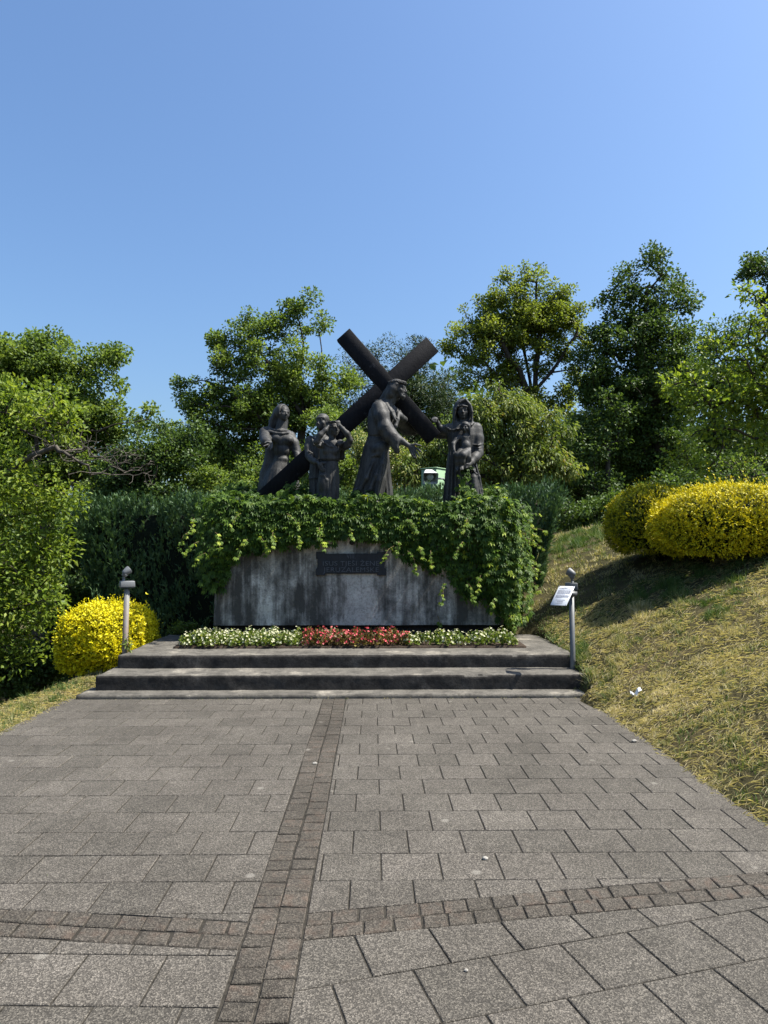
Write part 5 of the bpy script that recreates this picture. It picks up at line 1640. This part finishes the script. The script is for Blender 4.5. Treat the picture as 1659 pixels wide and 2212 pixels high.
# the 300 leaves that show largest are parts of their own, the rest one mass
score = size * 14 - (P[:, 1] - 9.5) * 1.2 + rng.random(len(P)) * .15
score[P[:, 2] < .3] = -9
big = np.zeros(len(P), bool); big[np.argsort(-score)[:300]] = True
lf = []
for V, F, _ in parts:
    lf.append(V.reshape(-1, 4, 3))
lf = np.stack(lf, 1)                     # leaf, leaflet, corner, xyz
F5 = np.concatenate([np.array(((0, 1, 2), (0, 2, 3))) + 4 * k for k in range(5)])
for i in np.flatnonzero(big):
    me_ = mesh_np('leaf', lf[i].reshape(-1, 3) - P[i], F5, False, np.full(20, tint[i]))
    me_.materials.append(L_IVY)
    part('leaf', me_, None, ivy).location = P[i]
rest = np.flatnonzero(~big)
Vr = lf[rest].reshape(-1, 3)
Fr = (np.arange(len(rest))[:, None, None] * 20 + F5[None]).reshape(-1, 3)
allp = [(Vr, Fr, np.repeat(tint[rest], 20))] + [(V, F, np.repeat(t2, 4)) for V, F, _ in parts2]
V, F, T = merge(allp)
part('foliage', mesh_np('foliage', V, F, False, T), L_IVY, ivy)['kind'] = 'stuff'
M_STEM = simple_mat('creeper_stem', (0.12, 0.09, 0.04), .8, .2, var=.4, scale=20)
for tm in tendrils: part('tendril', tm, M_STEM, ivy)
# ------------------------------------------------------------------ lamp posts with spotlights
def lamp_head(c, aim, s=1.0, n=22):
    """rounded bell: narrow back, wide rim towards `aim`"""
    m = MB()
    pr = [(0.0, -.062), (.022, -.060), (.034, -.052), (.043, -.030), (.052, .0), (.058, .03), (.060, .052), (.0605, .056), (.057, .056), (.054, .048), (.0, .044)]
    m.lathe([(r * s, h * s) for r, h in pr], frame(c, aim), n)
    return m


def lamp_post(label, base, top_z, lean, r, stem_px, head_c, aim, box, M_pole, M_head, bx_rot, hs=1.0):
    root = thing('spotlight_post', label, 'spotlight', tuple(base), 'spotlight posts either side of the steps')
    base = np.array(base)
    top = np.array((base[0] + lean[0], base[1] + lean[1], top_z))
    m = MB(); m.tube([base - (0, 0, .3), base, top], r, 16)
    part('pole', m.mesh('pole', True), M_pole, root)
    w, d, h0, h1 = box
    Mx = np.eye(4); Mx[:3, :3] = np.array(Matrix.Rotation(bx_rot, 3, 'Z')); Mx[:3, 3] = (top[0], top[1], 0)
    m = MB(); m.box((-w / 2, -d / 2, h0 + .012), (w / 2, d / 2, h1), Mx, .94)
    part('junction_box', bevelled(m.mesh('junction_box'), .006, 2), M_head, root)
    m = MB(); m.box((-w / 2 + .008, -d / 2 + .008, h0), (w / 2 - .008, d / 2 - .008, h0 + .009), Mx)
    part('base_tray', m.mesh('base_tray'), M_LAMPD, root)
    sx = top + np.array(stem_px)
    hc = np.array(head_c)
    a = unit(np.array(aim, float))
    m = MB(); m.tube([(sx[0], sx[1], h0 + .016), (sx[0], sx[1], hc[2] - .085)], .0165, 12); m.tube([(sx[0], sx[1], hc[2] - .087), (sx[0], sx[1], hc[2] - .062)], [.019, .014], 12)
    part('stem', m.mesh('stem', True), M_head, root)
    m = MB()
    m.tube([(sx[0], sx[1], hc[2] - .075), (sx[0], sx[1], hc[2] - .05), hc - (0, 0, .02)], [.014, .03, .036], 10)
    part('yoke', m.mesh('yoke', True), M_head, root)
    hd = part('lamp_head', lamp_head(hc, a, hs).mesh('lamp_head', True), M_head, root)
    m = MB(); m.lathe([(.0, .050 * hs), (.052 * hs, .049 * hs)], frame(hc, a), 20)
    g = link('lens', m.mesh('lens'), M_GLASS, hd)
    return root


def mat_glass():
    t = NT('lamp_glass')
    return t.principled(c4((.25, .27, .28)), .08, .6)


M_GLASS = mat_glass()
lb = at(269.5, 1405, 8.62)
lt_ = at(274.3, 1272, 8.62)
lamp_post('grey spotlight on a rust-streaked post at the left end of the steps', (lb[0], 8.62, lb[2] - .12), lt_[2], (lt_[0] - lb[0], 0), .0335,
          (-.022, -.055, 0), tuple(at(273, 1234.5, 8.56)), (.62, .45, .50), (.172, .13, at(275, 1270, 8.62)[2], at(275, 1255, 8.62)[2]), M_RUSTY, M_LAMP, math.radians(28), .80)
rb_, rt_ = at(1237.3, 1425, 8.27), at(1234.3, 1277, 8.27)
lamp_post('grey spotlight on a steel post carrying the white notice, right of the steps', (rb_[0], 8.27, rb_[2] - .05), rt_[2], (rt_[0] - rb_[0], 0), .031,
          (.004, -.03, 0), tuple(at(1234.5, 1238, 8.24)), (-.62, .50, .42), (.145, .11, at(1233, 1276, 8.27)[2], at(1233, 1259, 8.27)[2]), M_STEEL, M_LAMPD, math.radians(-12), .80)
m = MB()
cz = at(1237, 1282, 8.27)[2]
m.tube([(rt_[0] + .001, 8.27, cz - .028), (rt_[0] + .001, 8.27, cz + .028)], .0345, 16)
m.box((rt_[0] - .075, 8.205, cz - .026), (rt_[0] + .05, 8.235, cz + .026))
br = tag(link('clamp_bracket', m.mesh('clamp_bracket'), M_STEEL), 'shiny steel clamp holding the notice on the right lamp post', 'bracket')
# the notice board: rectangle from its measured corners, reclined like a lectern and turned to the left
TLc, TRc = at(1207.5, 1265.6, 8.16), at(1241.9, 1266.4, 8.04)
wv = TRc - TLc
BLc = at(1184.5, 1306.6, 7.975)
hv = BLc - TLc
hv = hv - wv * (hv @ wv) / (wv @ wv)
nv = unit(np.cross(hv, wv))
if nv[1] > 0: nv = -nv
board = thing('notice_board', 'small white reclined notice with printed lines on the right lamp post', 'notice', tuple(TLc + .5 * wv + .5 * hv))
Wd, Hd = np.linalg.norm(wv), np.linalg.norm(hv)
Mb = np.eye(4); Mb[:3, 0], Mb[:3, 1], Mb[:3, 2], Mb[:3, 3] = wv / Wd, -hv / Hd, np.cross(wv / Wd, -hv / Hd), BLc + (TLc + hv - BLc)
if Mb[:3, 2] @ nv < 0: Mb[:3, 2] *= -1
m = MB(); m.box((0, 0, -.004), (Wd, Hd, 0), Mb)
pb_ = part('panel', bevelled(m.mesh('panel'), .0015, 1), M_BOARD, board)
m = MB()
def line(y, x0, x1, hgt):
    x = x0
    while x < x1 - .004:
        wl = min(rng.uniform(.006, .022), x1 - x)
        q = np.array([(x, y, .0012), (x + wl, y, .0012), (x + wl, y + hgt, .0012), (x, y + hgt, .0012)]) @ Mb[:3, :3].T + Mb[:3, 3]
        m.raw(q, [(0, 1, 2, 3)]); x += wl + .0028
for i, (u0, u1, v, hgt) in enumerate([(.36, .66, .925, .0035), (.24, .60, .872, .005), (.10, .90, .848, .006), (.18, .82, .826, .0035)] + [(.10, .92, .775 - .027 * k, .0034) for k in range(8)] + [(.12, .60, .558, .0034)] + [(.10, .90, .505 - .027 * k, .0034) for k in range(5)] + [(.12, .5, .37, .0034)] +
                                  [(.20, .78, .27 - .025 * k, .003) for k in range(2)] + [(.34, .7, .20 - .025 * k, .003) for k in range(3)] + [(.28, .7, .09, .003), (.38, .6, .065, .003)]):
    line(v * Hd, u0 * Wd, u1 * Wd, hgt)
o = part('printed_lines', m.mesh('printed_lines'), M_INK, board); o['kind'] = 'stuff'
m = MB()
for u, v in ((.05, .03), (.95, .03), (.05, .97), (.95, .97)):
    q = (np.array((u * Wd, v * Hd, .0)) @ Mb[:3, :3].T) + Mb[:3, 3]
    mm = MB(); mm.lathe([(0, .004), (.0045, .003), (.006, .0)], frame(q, Mb[:3, 2]), 8)
    part('screw', mm.mesh('screw', True), M_STEEL, board)

# ------------------------------------------------------------------ cabinet and floodlight behind the hedge
YC = 13.2
c0 = at(934, 1040, YC)
cab = thing('electric_cabinet', 'pale green metal cabinet standing just behind the hedge', 'cabinet', (c0[0], YC, 1.2))
m = MB()
ang = math.radians(-40)
Mx = np.eye(4); Mx[:3, :3] = np.array(Matrix.Rotation(ang, 3, 'Z')); Mx[:3, 3] = (c0[0] + .03, YC + .12, 0)
zt = at(934, 1013, YC)[2]
m.box((-.175, -.15, 1.0), (.175, .175, zt), Mx)
part('body', bevelled(m.mesh('body'), .006, 1), M_GREEN, cab)
m = MB(); m.box((-.19, -.165, zt + .003), (.19, .19, zt + .024), Mx)
part('lid', bevelled(m.mesh('lid'), .005, 1), M_GREEN, cab)
m = MB(); m.box((-.15, -.157, zt - .5), (.15, -.1535, zt - .03), Mx)
part('door', bevelled(m.mesh('door'), .002, 1), M_GREEN, cab)
YS = 12.75
hc = at(929, 1031, YS)
horn = thing('horn_loudspeaker', 'white square-mouthed horn loudspeaker tilted downwards in front of the green cabinet', 'loudspeaker', tuple(hc))
fwd = unit(np.array((.06, -1, -.52)))
Mh = frame(hc, fwd)
bm = bmesh.new()
def rrect(w, h, z, rad, n=5):
    out = []
    for cx_, cy_, a0 in ((w - rad, h - rad, 0), (-w + rad, h - rad, 90), (-w + rad, -h + rad, 180), (w - rad, -h + rad, 270)):
        for i in range(n):
            a = math.radians(a0 + 90 * i / (n - 1)); out.append((cx_ + rad * math.cos(a), cy_ + rad * math.sin(a), z))
    return out
s_ = YS / F_PX * 1.12
rings = [rrect(7.6 * s_, 7.6 * s_, -.20, .03), rrect(8.6 * s_, 8.4 * s_, -.19, .035), rrect(14.6 * s_, 11.5 * s_, .055, .03), rrect(15.0 * s_, 11.8 * s_, .06, .03), rrect(14.4 * s_, 11.2 * s_, .062, .03), rrect(8 * s_, 8 * s_, -.14, .03)]
vs = [[bm.verts.new(tuple((np.array(p) @ Mh[:3, :3].T) + Mh[:3, 3])) for p in r] for r in rings]
for a, b in zip(vs[:-1], vs[1:]):
    for i in range(len(a)):
        j = (i + 1) % len(a); bm.faces.new((a[i], a[j], b[j], b[i]))
bm.faces.new(vs[0][::-1]); bm.faces.new(vs[-1])
bmesh.ops.recalc_face_normals(bm, faces=bm.faces)
me = bpy.data.meshes.new('horn'); bm.to_mesh(me); bm.free()
part('horn', me, M_WHITE, horn)
m = MB(); m.lathe([(0, .03), (4.5 * s_, .028), (7.0 * s_, .01), (7.2 * s_, -.03), (6.8 * s_, -.14)], Mh, 20)
part('centre_plug', m.mesh('centre_plug', True), M_WHITE, horn)
m = MB(); p0_ = hc + np.array((.12, .02, -.02)); p1_ = at(963, 1032, 12.9)
m.tube([p0_, (p1_[0] - .06, 12.8, p0_[2] + .0), (p1_[0], 12.9, p0_[2] - .05)], .017, 8)
m.tube([(p1_[0], 12.9, 1.4), (p1_[0], 12.9, at(963, 1022, 12.9)[2])], .018, 8)
part('bracket_arm', m.mesh('bracket_arm', True), M_STEEL, horn)

# ------------------------------------------------------------------ begonias
def begonia_mesh(red, seed):
    r_ = np.random.default_rng(seed)
    n = 90
    d = rdir(n); d[:, 2] = np.abs(d[:, 2])
    P = d * np.array((.078, .078, .12)) * (r_.random(n) ** .4)[:, None] + np.array((0, 0, .015))
    V, F = leaf_cards(P, d + rdir(n) * .6 + (0, 0, .15), d + rdir(n) * .4 + (0, 0, .4), r_.uniform(.03, .05, n), r_.uniform(.026, .04, n), .2)
    fol = (V, F, np.repeat(np.clip(r_.normal(.5, .25, n), 0, 1), 4))
    m = 24
    d = rdir(m); d[:, 2] = np.abs(d[:, 2]) * 1.1 + .12
    d = unit(d)
    C_ = d * np.array((.085, .085, .135)) * r_.uniform(.85, 1.12, m)[:, None] + np.array((0, 0, .018))
    vs_, fs_, ts_ = [], [], []
    parts = []
    for k in range(4):
        a = k * math.pi / 2 + r_.random(m)
        t1 = unit(np.cross(d, np.array((.3, .2, 1.0)))); t2 = np.cross(d, t1)
        ax = unit(np.cos(a)[:, None] * t1 + np.sin(a)[:, None] * t2 + d * .5)
        V, F = leaf_cards(C_, ax, d, r_.uniform(.013, .021, m), r_.uniform(.013, .02, m), .1)
        parts.append((V, F, np.repeat(r_.random(m), 4)))
    # yellow-centred buds are below what shows
    pet = merge(parts)
    return mesh_np('foliage', fol[0], fol[1], False, fol[2]), mesh_np('blossom', pet[0], pet[1], False, pet[2])


BEG = {}
for red in (0, 1):
    BEG[red] = [begonia_mesh(red, 50 + 10 * red + k) for k in range(4)]
    for f, b in BEG[red]:
        f.materials.append(L_BEGR if red else L_BEG); b.materials.append(L_PETR if red else L_PETW)
PLANTS = {}
def begonia(x, y, red, label, group, sc):
    f, b = random.choice(BEG[red])
    z = 0.378
    root = thing('begonia', label, 'flower', (x, y, z), group)
    root.rotation_euler[2] = random.uniform(0, 6.28); root.scale = (sc, sc, sc * random.uniform(.9, 1.15))
    link('foliage', f, None, root); link('blossom', b, None, root)
LW = 'white-flowered begonia in the closely planted left part of the flower bed'
LR = 'red-flowered begonia with bronze leaves in the middle part of the flower bed'
def xr(px, y): return at(px, 1385, y)[0]
for r in range(4):
    y = 9.00 + .15 * r
    x = xr(400 + 12 * r, y) + random.uniform(0, .05)
    while x < xr(652, y):
        begonia(x, y + random.uniform(-.03, .03), 0, LW, 'white begonias on the left of the flower bed', random.uniform(.92, 1.25)); x += random.uniform(.135, .165)
for r in range(3):
    y = 9.02 + .17 * r
    x = xr(664, y) + random.uniform(0, .04)
    while x < xr(884, y):
        begonia(x, y + random.uniform(-.03, .03), 1, LR, 'red begonias in the middle of the flower bed', random.uniform(.95, 1.3)); x += random.uniform(.14, .17)
for px_, py_, lab, s in ((890, 9.03, 'pale-flowered begonia touching the right end of the red ones', 1.15), (925, 9.10, 'small white begonia standing alone next after the one touching the red ones', 1.0),
                         (962, 9.04, 'tallest white begonia in the loose right part of the flower bed', 1.35), (1000, 9.02, 'fairly low white begonia just right of the tallest one', 1.1), (1032, 9.05, 'broad white begonia fourth from the right end of the bed', 1.3),
                         (1058, 9.08, 'white begonia third from the right end of the bed', 1.2), (1080, 9.03, 'white begonia last but one at the right end of the bed', 1.15), (1100, 9.0, 'white begonia at the right end of the flower bed', 1.15)):
    begonia(xr(px_, py_), py_, 0, lab, 'white begonias on the right of the flower bed', s)
for px_, py_ in ((905, 9.35), (948, 9.38), (985, 9.36), (1018, 9.4), (1050, 9.36), (1085, 9.38)):
    begonia(xr(px_, py_), py_, 0, 'white begonia in the back row of the loose right part of the flower bed', 'white begonias on the right of the flower bed', random.uniform(.85, 1.1))

# ------------------------------------------------------------------ grass
def field(n, xr_, yr_, keep, ymix=1.0):
    X = rng.uniform(*xr_, n); Y = yr_[0] + (yr_[1] - yr_[0]) * rng.random(n) ** ymix
    k = keep(X, Y)
    return X[k], Y[k]


def vnoise(X, Y, s, seed):
    r_ = np.random.default_rng(seed)
    out = 0
    for i in range(7):
        a = r_.uniform(0, 6.28); f = s * r_.uniform(.6, 1.8)
        out = out + np.sin((X * math.cos(a) + Y * math.sin(a)) * f + r_.uniform(0, 6.28))
    return out / 3.2


def blades(X, Y, hgt, wid, lean, tint):
    n = len(X)
    P = np.stack((X, Y, terrain(X, Y) - .006), 1)
    a = rng.uniform(0, 2 * np.pi, n)
    h = np.stack((np.cos(a), np.sin(a), np.zeros(n)), 1)
    side = np.stack((-np.sin(a), np.cos(a), np.zeros(n)), 1)
    b = rng.uniform(0, 2 * np.pi, n)
    side = np.stack((np.cos(b), np.sin(b), np.zeros(n)), 1)
    up = np.array((0, 0, 1.0))
    mid = P + up * hgt[:, None] * .55 * (1 - lean[:, None] * .5) + h * (hgt * lean * .35)[:, None]
    tip = P + up * (hgt * (1 - lean * .75))[:, None] + h * (hgt * lean)[:, None]
    w = wid[:, None] * .5
    V = np.stack((P - side * w, P + side * w, tip), 1).reshape(-1, 3)
    F = np.arange(n * 3).reshape(n, 3)
    if n < 1000:        # tufts get bent blades
        V = np.stack((P - side * w, P + side * w, mid + side * w * .8, mid - side * w * .8, tip), 1).reshape(-1, 3)
        i = np.arange(n)[:, None] * 5
        F = np.concatenate((i + np.array((0, 1, 2)), i + np.array((0, 2, 3)), i + np.array((3, 2, 4))))
        return V, F, np.repeat(tint, 5)
    return V, F, np.repeat(tint, 3)


def green_tint(X, Y):
    """0 green .. 1 straw, patchy"""
    p = .58 + .30 * vnoise(X, Y, 1.7, 5) + .24 * vnoise(X, Y, 5.0, 6) + .16 * vnoise(X, Y, 17, 8)
    return p


def on_right(X, Y): return (X > edge_right(Y) + .02 * vnoise(X, Y, 9, 3) - .01) & (X > 2.30 + .03 * vnoise(X, Y, 7, 4)) & ~((Y > 11.7) & (X < HX1 - .2) & (Y < 13)) & (X < .56 * Y + 1.4)
def on_left(X, Y): return (X < edge_left(Y) + .03 * vnoise(X, Y, 9, 3)) & ((Y < 7.6) | (X < -3.1))
gp = []
for (n, xr_, yr_, keep, ym) in ((330000, (2.2, 8.5), (3.4, 9.5), on_right, .9), (150000, (2.2, 10), (9, 17), on_right, 1.0), (70000, (-5.0, -3.1), (4.2, 10.0), on_left, 1.0)):
    X, Y = field(n, xr_, yr_, keep, ym)
    t = np.clip(green_tint(X, Y) + rng.normal(size=len(X)) * .17, 0, 1)
    tall = (1 + .6 * np.maximum(0, vnoise(X, Y, 2.2, 9)) + (t < .3) * .5) * (1 + .12 * np.maximum(0, Y - 6))
    tus = np.clip(.55 + 1.0 * vnoise(X, Y, 16, 21) + .7 * vnoise(X, Y, 34, 22), .12, 2.2)
    hg = rng.uniform(.018, .046, len(X)) * tall * tus
    gp.append(blades(X, Y, hg, .0030 + .0008 * Y + .0015 * rng.random(len(X)), np.clip(rng.normal(.55, .25, len(X)), 0, 1), t))
# flat cut straw
for (n, xr_, yr_, keep, ym) in ((52000, (2.15, 7), (3.4, 10), lambda X, Y: on_right(X + .06, Y), .9), (12000, (-4.6, -3.0), (4.4, 9), lambda X, Y: on_left(X - .10, Y), 1.0)):
    X, Y = field(n, xr_, yr_, keep, ym)
    k = rng.random(len(X)) < np.clip(.25 + .9 * (green_tint(X, Y) - .35) + .5 * np.exp(-np.maximum(0, X - edge_right(Y)) / .25) * (X > 0) + (X < 0) * .4, .08, 1)
    X, Y = X[k], Y[k]
    n = len(X)
    a = rng.uniform(0, np.pi, n)
    L_ = rng.uniform(.03, .12, n)
    d = np.stack((np.cos(a), np.sin(a)), 1) * L_[:, None] * .5
    X0, Y0_, X1, Y1 = X - d[:, 0], Y - d[:, 1], X + d[:, 0], Y + d[:, 1]
    lift = rng.uniform(.012, .05, n)
    sel_ = (np.abs(terrain(X0, Y0_) - terrain(X1, Y1)) < .06)
    X0, Y0_, X1, Y1, lift, Y = X0[sel_], Y0_[sel_], X1[sel_], Y1[sel_], lift[sel_], Y[sel_]; n = len(X0)
    A_ = np.stack((X0, Y0_, terrain(X0, Y0_) + lift * rng.random(n)), 1); B_ = np.stack((X1, Y1, terrain(X1, Y1) + lift * rng.random(n)), 1)
    s = unit(np.cross(B_ - A_, (0, 0, 1.0))) * (.0009 + .00013 * Y)[:, None]
    M_ = (A_ + B_) / 2 + np.array((0, 0, 1.0)) * (lift * .2)[:, None]
    V = np.stack((A_, M_ + s, B_, M_ - s), 1).reshape(-1, 3)
    i = np.arange(n)[:, None] * 4
    F = np.concatenate((i + np.array((0, 1, 2)), i + np.array((0, 2, 3))))
    gp.append((V, F, np.repeat(np.clip(rng.normal(.88, .12, n), .6, 1), 4)))
# taller tufts: at the step corner, at the left edge of the lawn, under the bushes
def tuft(x, y, n, r, h, g):
    X = x + rng.normal(size=n) * r; Y = y + rng.normal(size=n) * r
    gp.append(blades(X, Y, rng.uniform(.5, 1.2, n) * h, np.full(n, .007), np.clip(rng.normal(.5, .2, n), 0, 1), np.clip(g + rng.normal(size=n) * .12, 0, 1)))
tuft(2.36, 7.82, 150, .07, .17, .3); tuft(2.42, 7.7, 80, .05, .12, .7)
for i in range(26):
    tuft(rng.uniform(-4.1, -3.4), rng.uniform(6.4, 8.9), 22, .06, .10, .2)
for i in range(240):
    y = rng.uniform(4, 10.5); x = 2.45 + rng.random() * (.56 * y + .6 - 2.45)
    tuft(x, y, 14, rng.uniform(.03, .09), rng.uniform(.06, .11), rng.choice([.1, .2, .7]))
for i in range(24): tuft(rng.uniform(3.4, 5.6), rng.uniform(8.2, 8.75), 14, .06, .12, .3)
V, F, T = merge(gp)
tag(link('grass', mesh_np('grass', V, F, False, T), L_GRASS), 'short half-dried mown lawn grass with loose straw on both banks', 'grass', None, 'stuff')

# weeds and straw in the joints, along the first step
wp = []
def weed(x, y, n, r, h, g):
    X = x + rng.normal(size=n) * r; Y = y + rng.normal(size=n) * r * .6
    P_ = blades(X, Y, rng.uniform(.4, 1.2, n) * h, np.full(n, .004), np.clip(rng.normal(.6, .25, n), 0, 1), np.clip(g + rng.normal(size=n) * .15, 0, 1))
    P_[0][:, 2] += .055
    wp.append(P_)
for px_, py_ in ((150, 1600), (160, 1618), (145, 1668), (314, 1684), (330, 1670), (100, 1890), (338, 1843), (605, 1770), (635, 1830), (250, 1818), (220, 1900), (145, 1908), (712, 1705), (1046, 1990), (1232, 2012), (1040, 1948)):
    g_ = gnd(px_, py_); weed(g_[0], g_[1], 14, .016, .03, .2)
for i in range(90):
    weed(rng.uniform(-3.1, 2.2) if i > 30 else rng.uniform(-3.1, -1.3), 7.645, 10, .035, .035, rng.choice([.15, .7, .85]))
V, F, T = merge(wp)
tag(link('joint_weeds', mesh_np('joint_weeds', V, F, False, T), L_GRASS), 'tiny weeds in the paving joints and along the lowest step', 'weeds', None, 'stuff')

# small plant at the left end of the landing, climbing weed at the left post
for nm, lab, c_, r_, n_, mt in (('low_shrub', 'small leafy plant at the back left corner of the landing', at(392, 1358, 10.5), (.22, .18, .12), 40, L_OAK), ('climbing_weed', 'thin green weed climbing the foot of the left lamp post', at(275, 1385, 8.58), (.03, .02, .13), 14, L_CHERRY)):
    root = thing(nm, lab, 'plant', (c_[0], c_[1], c_[2] - r_[2]))
    cs = sample_ell(n_, c_, np.array(r_), .5)
    V, F = branches([c_ - np.array((0, 0, r_[2] + .05)), c_ - np.array((0, 0, r_[2] * .4))], .008, cs, .003)
    part('stem', mesh_np('stem', V, F, True), M_STEM, root)
    V, F, T = clump_leaves(cs, np.full(n_, .05), 14 if n_ > 20 else 5, .055, .022, hang=.3)
    part('foliage', mesh_np('foliage', V, F, False, T), mt, root)
# bare creeper stems by the hedge foot
# litter and stones
pc = at(1375, 1500, 6.9)
for Yq in np.linspace(4, 9, 400):
    q = at(1375, 1500, Yq)
    if q[2] <= float(terrain(q[0], q[1])) + .02: pc = q; break
bm = bmesh.new()
bmesh.ops.create_grid(bm, x_segments=6, y_segments=4, size=.5)
for v in bm.verts:
    v.co = Vector((v.co.x * .13 + v.co.y * .03, v.co.y * .055, .02 * math.sin(v.co.x * 9) + .018 * math.cos(v.co.y * 7 + v.co.x * 5) + .02 + .05 * max(0, v.co.x)))
me = bpy.data.meshes.new('paper_scrap'); bm.to_mesh(me); bm.free()
o = link('paper_scrap', me, M_BOARD, None, Vector(pc)); o.rotation_euler = (0.1, -.25, .3)
o.modifiers.new('thick', 'SOLIDIFY').thickness = .0015
tag(o, 'crumpled white scrap of paper lying on the grass slope', 'litter')


def stone(px_, py_, r, lab):
    p = gnd(px_, py_)
    bm = bmesh.new(); bmesh.ops.create_icosphere(bm, subdivisions=2, radius=1)
    for v in bm.verts:
        k = 1 + .28 * mnoise.noise(v.co * 1.6 + Vector((px_, py_, 0)))
        v.co = Vector((v.co.x * 1.25 * k, v.co.y * k, v.co.z * .7 * k)) * r
    me = bpy.data.meshes.new('pebble'); bm.to_mesh(me); bm.free()
    tag(link('pebble', me, M_STONE, None, (p[0], p[1], r * .55)), lab, 'pebble', 'pebbles lying on the paving')
stone(1048, 1857, .013, 'lone pale pebble in the middle of the right paving half')
stone(1370, 1603, .018, 'pale pebble at the right paving edge by the grass')
stone(1007, 2098, .007, 'tiny pale pebble on the front road paving slabs')
stone(680, 1651, .014, 'dark pebble lying on the cobble stripe')
